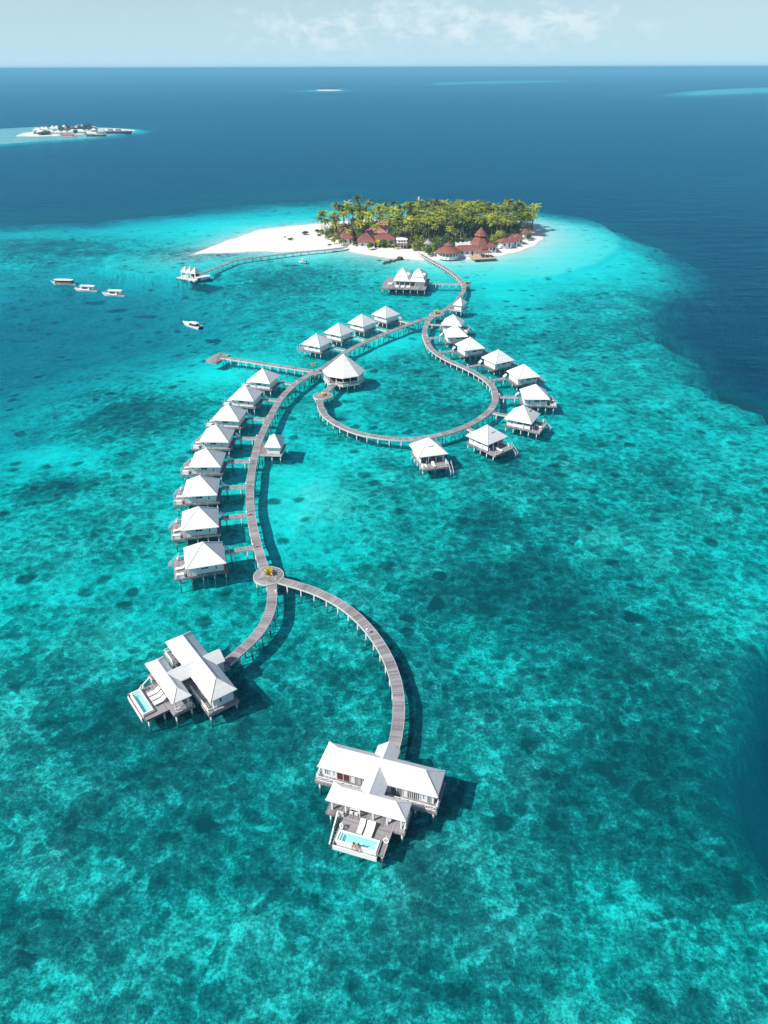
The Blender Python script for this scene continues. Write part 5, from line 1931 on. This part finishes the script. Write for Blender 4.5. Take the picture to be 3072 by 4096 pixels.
rk = [rock(1.0, s) for s in range(4)]
g = random.Random(3)
for k in range(15):
    s = k / 14
    u, v = I1(955 + 215 * s, 908 - 60 * s)
    p = at(u + g.uniform(-3, 3), v + g.uniform(-1.5, 1.5), .1)
    o = rk[k % 4].build('groyne_rock', 'rock')
    big = 1.5 if k > 12 else g.uniform(.5, 1.0)
    o.location = (p[0], p[1], .05 + .25 * big)
    o.scale = (big, big * .9, big)
    o.rotation_euler = (0, 0, g.uniform(0, 6))
    tag(o, 'large dark rock at the inner end of the groyne' if k > 12 else 'dark rock of the low groyne off the beach', 'rock', 'rocks of the groyne')

# ------------------------------------------------------------------ plants
def frond(mb, az_, lift, L, droop, rnd, width=.75):
    """one arching palm leaf: leaflets in pairs hanging from a curved rib"""
    n = 8
    ca, sa = math.cos(az_), math.sin(az_)
    pts = []
    x, z, a_ = 0, 0, lift
    for i in range(n + 1):
        pts.append(Vector((ca * x, sa * x, z)))
        x += L / n * math.cos(a_)
        z += L / n * math.sin(a_)
        a_ -= droop / n * (0.6 + .8 * i / n)
    side = Vector((-sa, ca, 0))
    for i in range(n):
        a, b = pts[i], pts[i + 1]
        s = (i + .5) / n
        w = width * (0.55 + 1.5 * s - 1.75 * s * s) * rnd.uniform(.85, 1.15)
        d = (b - a)
        for sg in (-1, 1):
            out = side * sg * w * .78 + Vector((0, 0, -w * rnd.uniform(.45, .8))) + d * .75
            mb.add([a, b, b + out, a + out * .98 + d * .15], [(0, 1, 2, 3)])


def palm_proto(i, mat, h, lean):
    g_ = random.Random(100 + i)
    t = thing('coconut_palm', 'x', 'palm', (0, 0, 0), 0, 'coconut palms on the island')
    la = g_.uniform(0, 2 * PI)
    pts, rad = [], []
    for k in range(6):
        s = k / 5
        pts.append((lean * math.cos(la) * s ** 1.7, lean * math.sin(la) * s ** 1.7, -.6 + (h + .6) * s))
        rad.append(.20 - .09 * s)
    MB().tube(pts, rad, 7).build('trunk', 'trunk', t, True)
    cr_ = MB()
    n = 22
    for k in range(n):
        az_ = 2 * PI * k / n * 2.4 + g_.uniform(-.25, .25)
        q = k / n
        frond(cr_, az_, 1.25 - 1.55 * q + g_.uniform(-.12, .12), g_.uniform(3.3, 4.2), 1.35 + g_.uniform(-.2, .4), g_)
    c_ = cr_.build('crown', mat, t)
    c_.location = pts[-1]
    nut = MB()
    for k in range(5):
        a_ = 2 * PI * k / 5
        nut.tube([(.22 * math.cos(a_), .22 * math.sin(a_), -.15), (.25 * math.cos(a_), .25 * math.sin(a_), -.42)], [.12, .13], 6)
    no = nut.build('coconuts', 'dark_wood', t, True)
    no.location = pts[-1]
    return t


palms = [palm_proto(i, ('palm_green', 'palm_green', 'palm_green', 'palm_dark', 'palm_dark', 'palm_green', 'palm_green', 'palm_dark')[i], 11.0 + (i * 7 % 5) * .55, .4 + .5 * (i % 4)) for i in range(8)]


def leaf_crown(w, d, h, z0, n, leaf, seed, lobes=7):
    """foliage: many small leaf faces spread through overlapping uneven lobes"""
    g_ = random.Random(seed)
    mb = MB()
    L_ = []
    for k in range(lobes):
        a_, r = g_.uniform(0, 2 * PI), math.sqrt(g_.random()) * .55
        zc = g_.uniform(.35, .8)
        L_.append((r * math.cos(a_) * w / 2, r * math.sin(a_) * d / 2, z0 + zc * h, g_.uniform(.38, .62)))
    for k in range(n):
        lx, ly, lz, ls = L_[g_.randrange(lobes)]
        v = Vector((g_.gauss(0, 1), g_.gauss(0, 1), g_.gauss(0, 1))).normalized()
        q = g_.uniform(.55, 1.05) ** .6
        p = Vector((lx + v.x * q * ls * w / 2, ly + v.y * q * ls * d / 2, lz + v.z * q * ls * h * .55))
        if p.z < .1:
            p.z = .1 + g_.uniform(0, .4)
        nrm = (v + Vector((g_.uniform(-.7, .7), g_.uniform(-.7, .7), g_.uniform(-.2, .9)))).normalized()
        a = nrm.orthogonal().normalized()
        a.rotate(Matrix.Rotation(g_.uniform(0, 6.28), 3, nrm))
        b = nrm.cross(a)
        s = leaf * g_.uniform(.6, 1.3)
        mb.add([p - a * s * .5, p + b * s * .42 - a * s * .05, p + a * s * .6 + nrm * s * .08, p - b * s * .42 - a * s * .05], [(0, 1, 2, 3)])
    return mb


def bush_proto(i, mat, w, h, tree=False, n=420, leaf=.5):
    t = thing('broadleaf_tree' if tree else 'beach_shrub', 'x', 'tree' if tree else 'shrub', (0, 0, 0), 0, 'broadleaf trees on the island' if tree else 'beach shrubs on the island')
    z0 = h * .32 if tree else 0.0
    leaf_crown(w, w * .9, h - z0, z0, n, leaf, 300 + i).build('foliage', mat, t)
    st = MB()
    g_ = random.Random(i)
    for k in range(4 if not tree else 5):
        a_ = 2 * PI * k / 5 + g_.uniform(-.4, .4)
        r = w * .24
        st.tube([(0.06 * math.cos(a_), .06 * math.sin(a_), -.4), (r * .4 * math.cos(a_), r * .4 * math.sin(a_), h * .35), (r * math.cos(a_), r * math.sin(a_), h * .66)], [.16 if tree else .06, .10 if tree else .045, .03], 6)
    st.build('trunk' if tree else 'stem', 'trunk', t)
    return t


shrub_green = [bush_proto(i, 'leaf_green', 4.0, 2.8) for i in (0, 1)]
shrub_bright = [bush_proto(i, 'leaf_bright', 3.6, 2.6) for i in (2, 3)]
shrub_yellow = [bush_proto(4, 'leaf_yellow', 3.2, 2.8)]
tree_dark = [bush_proto(i, 'leaf_dark', 6.5, 6.5, True, 620, .6) for i in (5, 6)]
tree_green = [bush_proto(i, 'leaf_green', 7.0, 6.5, True, 620, .6) for i in (7, 8)]
tree_bright = [bush_proto(9, 'leaf_bright', 8.0, 7.5, True, 760, .6)]

# palms: scattered over the grove, kept off roofs and the beach
V_ = np.array(veg)
placed = []
g = random.Random(21)


def inside_veg(x, y, pad=0.0):
    return float(sdist(np.array([x]), np.array([y]), veg)[0]) > pad


# keep the views onto the pink and dark red roofs of the left part open
for (u, v), w_, d_ in ((I1(860, 560), 16, 10), (I1(960, 470), 14, 6), (I1(1255, 440), 9, 9), (I1(480, 560), 10, 30)):
    foot.append((*at(u, v, GZ), w_ / 2, d_ / 2, 0.0))
tries = 0
while len(placed) < 285 and tries < 12000:
    tries += 1
    x, y = g.uniform(V_[:, 0].min(), V_[:, 0].max()), g.uniform(V_[:, 1].min(), V_[:, 1].max())
    if not inside_veg(x, y, 1.5) or not free(x, y):
        continue
    left = x < at(1620, 930, GZ)[0]
    sp_ = 5.2 if left else 3.35
    if y < at(1700, 966 if left else 957, GZ)[1]:
        continue
    if any((x - a) ** 2 + (y - b) ** 2 < sp_ ** 2 for a, b in placed):
        continue
    placed.append((x, y))
_x0 = 0
y_mid, y_back = at(1700, 935, GZ)[1], at(1700, 908, GZ)[1]
x1_, x2_ = at(1540, 930, GZ)[0], at(1850, 930, GZ)[0]
for x, y in placed:
    pr = palms[g.choice((3, 4, 7, 0, 5)) if y > y_back else g.randrange(8)]
    if g.random() < .35:
        pr = palms[g.choice((0, 1, 2, 5, 6))]
    row = 'in the back row' if y > y_back else ('in the middle' if y > y_mid else 'in the front')
    side = 'left part' if x < x1_ else ('central part' if x < x2_ else 'right part')
    lab = 'coconut palm ' + row + ' of the ' + side + ' of the island grove'
    s = g.uniform(.9, 1.15)
    hf = (.86 if y > y_back else .82 if y > y_mid else .74) * g.uniform(.9, 1.1)
    place(pr, (x, y, GZ - .1), g.uniform(0, 6.28), lab, 'coconut palms on the island ' + row + ' ' + side, (s, s, s * hf))
singles = [(I1(480, 385), .98, 'lone tall palm at the left end of the grove skyline'), (I1(612, 372), 1.15, 'tallest palm on the left skyline of the grove'),
           (I2(1440, 420), 1.0, 'palm nearest the right tip of the island'), (I2(1405, 448), .62, 'short palm near the right tip of the island'), (I2(1310, 400), 1.05, 'tall palm beside the right tip houses'),
           (I2(1160, 330), 1.0, 'lone palm rising over the right skyline'), (I1(1415, 808), .72, 'palm leaning over the beach by the boardwalk'), (I1(1500, 700), .8, 'palm just left of the thatched hut'),
           (I1(1135, 700), .85, 'palm in front of the dark red halls'), (I1(490, 660), .6, 'short palm at the left beach edge'), (I1(1790, 690), .75, 'palm right of the boardwalk landing'), (I1(1250, 690), .8, 'palm beside the white two storey house'),
           (I1(1300, 640), .8, 'palm behind the white two storey house, right'), (I1(1390, 650), .78, 'palm over the bright shrub left of the boardwalk landing'), (I1(1080, 640), .8, 'palm over the long red hall, right end'),
           (I1(1460, 620), .85, 'palm left behind the thatched hut'), (I1(1600, 640), .8, 'palm right behind the thatched hut'), (I2(620, 560), .9, 'palm above the flat service building'), (I2(1010, 545), .8, 'palm behind the bright spreading trees'),
           (I2(520, 640), .7, 'low palm between round hall and flat building'), (I1(610, 600), .75, 'palm leaning over the left end of the pyramid pavilion'), (I1(395, 620), .65, 'small palm on the sand left of the short beach palm')]
for (u, v), s, lab in singles:
    p = at(u, v, GZ)
    place(palms[g.randrange(8)], (p[0], p[1], GZ - .1), g.uniform(0, 6.28), lab, None, s)

shr = [  # photo pixel of the base, prototype list, width factor, height factor, label
    (I1(70, 500), shrub_green, .9, .8, 'green shrub at the left tip of the planted beach'), (I1(90, 545), shrub_green, .8, .6, 'low dark shrub alone before the left tip'),
    (I1(130, 520), shrub_bright, 1.3, 1.1, 'bright shrub second from the left tip'), (I1(190, 540), shrub_green, 1.1, 1.3, 'green shrub third from the left tip'), (I1(215, 590), shrub_bright, 1.2, 1.1, 'bright shrub below the left shrubs, near the sand'),
    (I1(290, 640), shrub_bright, 1.0, 1.2, 'rounded bright shrub on the left beach edge'), (I1(320, 585), shrub_bright, 1.3, 1.4, 'tall bright shrub on the left beach edge'), (I1(385, 655), shrub_green, 1.0, 1.3, 'green shrub on the sand left of the pyramid pavilion'),
    (I1(440, 640), shrub_bright, 1.2, 1.2, 'bright shrub left of the short beach palm'), (I1(530, 640), shrub_bright, 1.3, 1.3, 'bright shrub right of the short beach palm'), (I1(580, 665), shrub_green, 1.2, .9, 'low shrub before the pyramid pavilion, left'),
    (I1(640, 680), shrub_green, 1.2, .9, 'low shrub before the pyramid pavilion, middle'), (I1(690, 690), shrub_yellow, 1.0, 1.0, 'yellow shrub before the pyramid pavilion'), (I1(750, 715), shrub_bright, 1.5, 1.3, 'yellow green shrub on the sand before the pavilion'),
    (I1(870, 690), shrub_yellow, 1.2, 1.4, 'tall golden shrub right of the pyramid pavilion'), (I1(935, 690), shrub_green, 1.5, 1.5, 'wide green shrub before the long red hall'), (I1(1020, 690), shrub_bright, 1.4, 1.4, 'bright shrub before the long red hall'),
    (I1(1092, 715), shrub_bright, .9, 1.2, 'ball shaped bright shrub beside the white two storey house'), (I1(1340, 730), shrub_bright, 1.3, 1.4, 'bright shrub right of the white two storey house'), (I1(1400, 740), shrub_bright, 1.3, 1.9, 'tall bright shrub left of the boardwalk landing'),
    (I1(1450, 690), shrub_bright, 1.4, 1.5, 'bright shrub behind the boardwalk landing'), (I1(1530, 780), shrub_green, 1.0, 1.5, 'green shrub below the thatched hut'), (I1(1600, 775), shrub_bright, 1.3, 1.4, 'bright shrub right of the boardwalk landing'),
    (I1(1550, 805), shrub_green, .5, .6, 'tiny shrub beside the boardwalk landing'), (I2(155, 690), shrub_green, 1.2, 1.6, 'green shrub between thatched hut and round hall'),
    (I2(960, 660), shrub_green, .9, 1.1, 'grey green shrub before the pagoda, right'), (I2(835, 640), shrub_green, 1.0, 1.2, 'grey green shrub before the pagoda, middle'), (I2(1205, 525), shrub_yellow, 1.3, 1.2, 'golden shrub among the right beach houses'),
    (I2(1395, 535), shrub_green, .9, 1.3, 'dark green shrub beside the last right house'),
    ((1161, 959), shrub_green, .9, .5, 'low shrub alone on the white sand spit, left one'), ((1217, 938), shrub_bright, 1.4, .8, 'wide low shrub on the white sand spit, right one'), ((1140, 950), shrub_green, .35, .3, 'tiny plant on the white sand spit'),
]
for (u, v), pr, sw, sh, lab in shr:
    p = at(u, v, GZ)
    place(pr[g.randrange(len(pr))], (p[0], p[1], GZ - .05), g.uniform(0, 6.28), lab, 'beach shrubs on the island', (sw, sw, sh))
trs = [(I2(250, 700), tree_green, .75, .8, 'leftmost round tree of the clump beside the round hall'), (I2(320, 650), tree_green, .95, 1.0, 'big green tree behind the round hall, left'), (I2(400, 620), tree_dark, .9, .95, 'dark green tree behind the round hall, middle'),
       (I2(500, 625), tree_dark, .9, .9, 'dark green tree behind the round hall, right'), (I2(560, 640), tree_dark, .7, .7, 'small dark tree beside the flat service building'), (I2(975, 600), tree_bright, .9, .75, 'bright spreading tree right of the pagoda, left'),
       (I2(1065, 600), tree_bright, 1.0, 1.0, 'bright spreading tree right of the pagoda, right'), (I1(1120, 400), tree_bright, 1.25, 1.35, 'big bright broadleaf tree above the pink roofs'), (I1(760, 470), tree_green, .9, .9, 'green tree left of the long pink roof'),
       (I2(585, 420), tree_bright, 1.0, 1.5, 'bright broadleaf crown among the central palms'), (I1(640, 440), tree_dark, 1.1, 1.2, 'dark tree left of the pink roofs, nearer'), (I1(720, 400), tree_dark, 1.2, 1.3, 'dark tree left of the pink roofs, farther'),
       (I1(560, 460), tree_dark, 1.0, 1.1, 'dark tree between the left roofs, nearer'), (I1(1330, 520), tree_dark, 1.3, 1.0, 'dark tree in the middle behind the red halls, left'), (I1(1400, 560), tree_dark, 1.2, 1.0, 'dark tree in the middle behind the red halls, right'),
       (I1(1250, 490), tree_green, 1.1, 1.0, 'green tree right of the long pink roof'), (I1(300, 440), tree_green, .8, .9, 'green tree at the left edge of the grove'), (I1(660, 560), tree_dark, .9, .8, 'dark tree touching the pyramid pavilion'),
       (I2(1220, 480), tree_dark, .9, .9, 'dark tree behind the right beach houses'), (I2(520, 560), tree_dark, .9, .9, 'dark tree at the front edge of the central palms, left'), (I2(640, 570), tree_dark, .9, .8, 'dark tree at the front edge of the central palms, right'),
       (I2(1120, 575), tree_green, .6, .65, 'small green tree at the left end of the right beach houses'), (I2(1010, 640), tree_green, .55, .55, 'small green tree on the sand right of the pagoda'), (I1(1180, 600), tree_green, .7, .7, 'green tree behind the white two storey house'), (I1(1060, 600), tree_green, .7, .75, 'green tree at the right end of the long red hall'), (I1(900, 470), tree_dark, .6, .6, 'small dark tree between the two pink roofs'),
       (I1(420, 330), tree_dark, 1.1, 1.0, 'dark tree at the back of the left grove'), (I1(900, 330), tree_dark, 1.2, 1.1, 'dark tree behind the pink roofs, left'), (I1(1000, 300), tree_dark, 1.2, 1.1, 'dark tree behind the pink roofs, right')]
for (u, v), pr, sw, sh, lab in trs:
    p = at(u, v, GZ)
    place(pr[g.randrange(len(pr))], (p[0], p[1], GZ - .05), g.uniform(0, 6.28), lab, 'broadleaf trees on the island', (sw, sw, sh))

# undergrowth of the grove
ug = MB()
n = 0
while n < 9000:
    x, y = g.uniform(V_[:, 0].min(), V_[:, 0].max()), g.uniform(V_[:, 1].min(), V_[:, 1].max())
    if not inside_veg(x, y, 0.8) or not free(x, y, -1.0):
        continue
    n += 1
    p = Vector((x, y, GZ + g.uniform(0, 1.0) ** 2 * (3.0 if inside_veg(x, y, 9) else 1.0)))
    nrm = Vector((g.uniform(-1, 1), g.uniform(-1, 1), g.uniform(.1, 1.3))).normalized()
    a = nrm.orthogonal().normalized()
    b = nrm.cross(a)
    s = g.uniform(.5, 1.1)
    ug.add([p - a * s * .5, p + b * s * .4, p + a * s * .5, p - b * s * .4], [(0, 1, 2, 3)])
tag(ug.build('undergrowth', 'leaf_green'), 'dark undergrowth covering the ground beneath the palms', 'undergrowth', None, 'stuff')

# plants on the boardwalk platforms
def platform_plant(c, h, lab, tall=False, seed=0):
    if tall:
        t = thing('small_palm', lab, 'palm', (c[0], c[1], DZ))
        MB().tube([(0, 0, 0), (.05, 0, 1.2), (.02, .05, 2.3)], [.12, .09, .07], 8).build('trunk', 'trunk', t, True)
        z0 = 2.3
    else:
        t = thing('platform_plant', lab, 'plant', (c[0], c[1], DZ), 0, 'bright plants on the boardwalk platforms')
        z0 = .35
    g_ = random.Random(seed)
    m_ = MB()
    for k in range(24):
        frond(m_, g_.uniform(0, 2 * PI), g_.uniform(.55, 1.55), h * g_.uniform(.5, .85), g_.uniform(.7, 1.6), g_, h * .22)
    f_ = m_.build('leaves', 'leaf_yellow', t)
    f_.location = (0, 0, z0)
    if not tall:
        MB().tube([(0, 0, 0.02), (0, 0, .4)], [.34, .4], 14).build('planter', 'dark_wood', t, True)


platform_plant(pA + np.array([.4, -.1]), 1.7, 'yellow plant at the junction nearest the island', seed=1)
platform_plant(pB + np.array([0, .6]), 1.9, 'yellow plant on the round platform above the right loop', seed=2)
platform_plant(pC + np.array([-.3, .3]), 1.5, 'small yellow green palm beside the octagonal restaurant', True, 3)
platform_plant(pD + np.array([.15, .35]), 1.7, 'yellow green plant on the big round platform', seed=4)
platform_plant(pE + np.array([.3, .1]), 1.3, 'yellow plant on the platform at the loop end', seed=5)

# ------------------------------------------------------------------ far island with its own villas
FZ = lambda a, b: (100 + a / 3.77, 480 + b / 3.77)
fh = None
for k, (a_, b_, lab) in enumerate(((172, 152, 'first white peaked villa from the left on the far island'), (212, 152, 'second white peaked villa from the left on the far island'), (265, 136, 'third white peaked villa from the left on the far island'), (322, 136, 'fourth white peaked villa from the left on the far island'),
                                   (418, 124, 'fifth white peaked villa from the left on the far island'), (480, 122, 'sixth white peaked villa from the left on the far island'), (596, 112, 'seventh white peaked villa from the left on the far island'), (668, 110, 'eighth white peaked villa from the left on the far island'),
                                   (798, 106, 'ninth white peaked villa from the left on the far island'), (860, 104, 'tenth white peaked villa from the left on the far island'))):
    p = at(*FZ(a_, b_), 6.0)
    if fh is None:
        fh = thing('peaked_villa', lab, 'villa', (p[0], p[1], 0), 0, 'white peaked villas on the far island')
        MB().hip(-4.6, 4.6, -4.6, 4.6, 5.6, 4.2, 'apex').build('roof', 'white_roof', fh)
        MB().box(-3.4, 3.4, -3.4, 3.4, 1.0, 5.7).build('wall', 'white_wall', fh)
        MB().box(-4.4, 4.4, -5.2, 4.4, 1.2, 1.5).build('deck', 'deck_wood', fh)
        piles(fh, [(x, y) for x in (-3.5, 3.5) for y in (-3.5, 3.5)])
    else:
        dup(fh, (p[0], p[1], 0), 0, lab)
for a_, b_, w_, lab in ((243, 184, 14, 'wide low white roof, first in the front row on the far island'), (378, 180, 14, 'wide low white roof, second in the front row on the far island'), (500, 186, 11, 'wide low white roof, third in the front row on the far island'),
                        (600, 184, 9, 'narrow low white roof, fourth in the front row on the far island'), (790, 172, 26, 'longest white roofed hall behind shrubs on the far island'), (1000, 124, 20, 'long white roofed hall at the back right of the far island'), (1040, 150, 8, 'grey walled house at the right of the far island')):
    p = at(*FZ(a_, b_), 4.0)
    t = thing('white_hall', lab, 'building', (p[0], p[1], 0), 0, 'low white buildings on the far island')
    MB().hip(-w_ / 2, w_ / 2, -5, 5, 4.0, 2.8).build('roof', 'white_roof', t)
    MB().box(-w_ / 2 + .9, w_ / 2 - .9, -4, 4, .4, 4.1).build('wall', 'white_wall' if w_ != 8 else 'grey_roof', t)
p = at(*FZ(645, 224), 3.0)
t = thing('red_shed', 'low shed with dull red roof on the far island beach', 'building', (p[0], p[1], 0))
MB().hip(-9, 9, -4, 4, 3.2, 2.0).build('roof', 'pink_roof', t)
MB().box(-8.2, 8.2, -3.3, 3.3, .4, 3.3).build('wall', 'concrete', t)
for k, (a_, b_, w_, h_) in enumerate(((190, 215, 9, 4), (250, 225, 11, 4), (320, 222, 12, 4.5), (375, 215, 9, 4), (560, 200, 8, 8), (590, 205, 8, 6), (660, 180, 9, 9), (740, 195, 9, 6), (790, 190, 10, 6), (850, 175, 11, 8), (905, 170, 11, 8), (965, 165, 9, 9), (1020, 172, 9, 6), (1060, 168, 8, 5), (765, 215, 6, 6))):
    p = at(*FZ(a_, b_), 1.0)
    o = thing('dark_tree', 'dark tree on the far island, ' + ('in the left scrub' if a_ < 400 else 'among the middle huts' if a_ < 700 else 'before the long white halls'), 'tree', (p[0], p[1], 0), 0, 'trees on the far island ' + ('left' if a_ < 400 else 'middle' if a_ < 700 else 'right'))
    leaf_crown(w_ * 1.35, w_ * 1.2, h_ * 1.25, .8, 300, 1.5, 500 + k).build('crown', 'leaf_dark', o)
    MB().tube([(0, 0, 0), (0, 0, h_ * .5)], [.3, .15], 6).build('trunk', 'trunk', o)
for a_, b_, w_, hh, lab, mt in ((1250, 205, 34, 6, 'grey landing barge with ramp at the right end of the far island', 'grey_roof'), (1365, 205, 26, 6.5, 'dark work barge in the middle of the far moorings', 'dark_hull'), (1490, 205, 28, 6.5, 'black hulled barge at the right of the far moorings', 'dark_hull'), (1090, 246, 30, 3.5, 'low dark boat in the shallows before the far island', 'dark_hull')):
    p = at(*FZ(a_, b_), 0)
    t = thing('barge', lab, 'boat', (p[0], p[1], 0), 0, 'vessels at the far island')
    hull_mesh(w_, 7, hh * .45, draft=.6, stern=.9, sheer=.8).build('hull', mt, t)
    MB().box(-w_ * .4, -w_ * .15, -2.2, 2.2, hh * .45 - .28, hh).build('wheelhouse', 'boat_white' if mt != 'dark_hull' else 'grey_roof', t)
    MB().box(-w_ * .1, w_ * .25, -2.4, 2.4, hh * .45 - .281, hh * .62).build('cargo', 'grey_roof' if w_ != 30 else 'pink_roof', t)
for k, (u, v, w_, h_) in enumerate(((1292, 359, 16, 9), (1306, 359, 18, 11), (1318, 358.5, 17, 9), (1331, 358.5, 20, 11), (1344, 359, 15, 8))):
    p = at(u, v, 1.0)
    o = thing('dark_tree', 'dark tree on the tiny sandbank islet, ' + ('leftmost', 'second from left', 'middle one', 'fourth from left', 'rightmost')[k], 'tree', (p[0], p[1], 0), 0, 'trees on the sandbank islet')
    leaf_crown(w_, w_, h_, .8, 200, 2.4, 700 + k).build('crown', 'leaf_dark', o)
    MB().tube([(0, 0, 0), (0, 0, h_ * .5)], [.4, .2], 6).build('trunk', 'trunk', o)

# the real unused prototypes are all placed; drop any that never were
for pr in palms + shrub_green + shrub_bright + shrub_yellow + tree_dark + tree_green + tree_bright + [lounger0, daybed0, buoy0, lamp0]:
    if pr.name not in _used:
        for ch in list(pr.children):
            bpy.data.objects.remove(ch)
        bpy.data.objects.remove(pr)
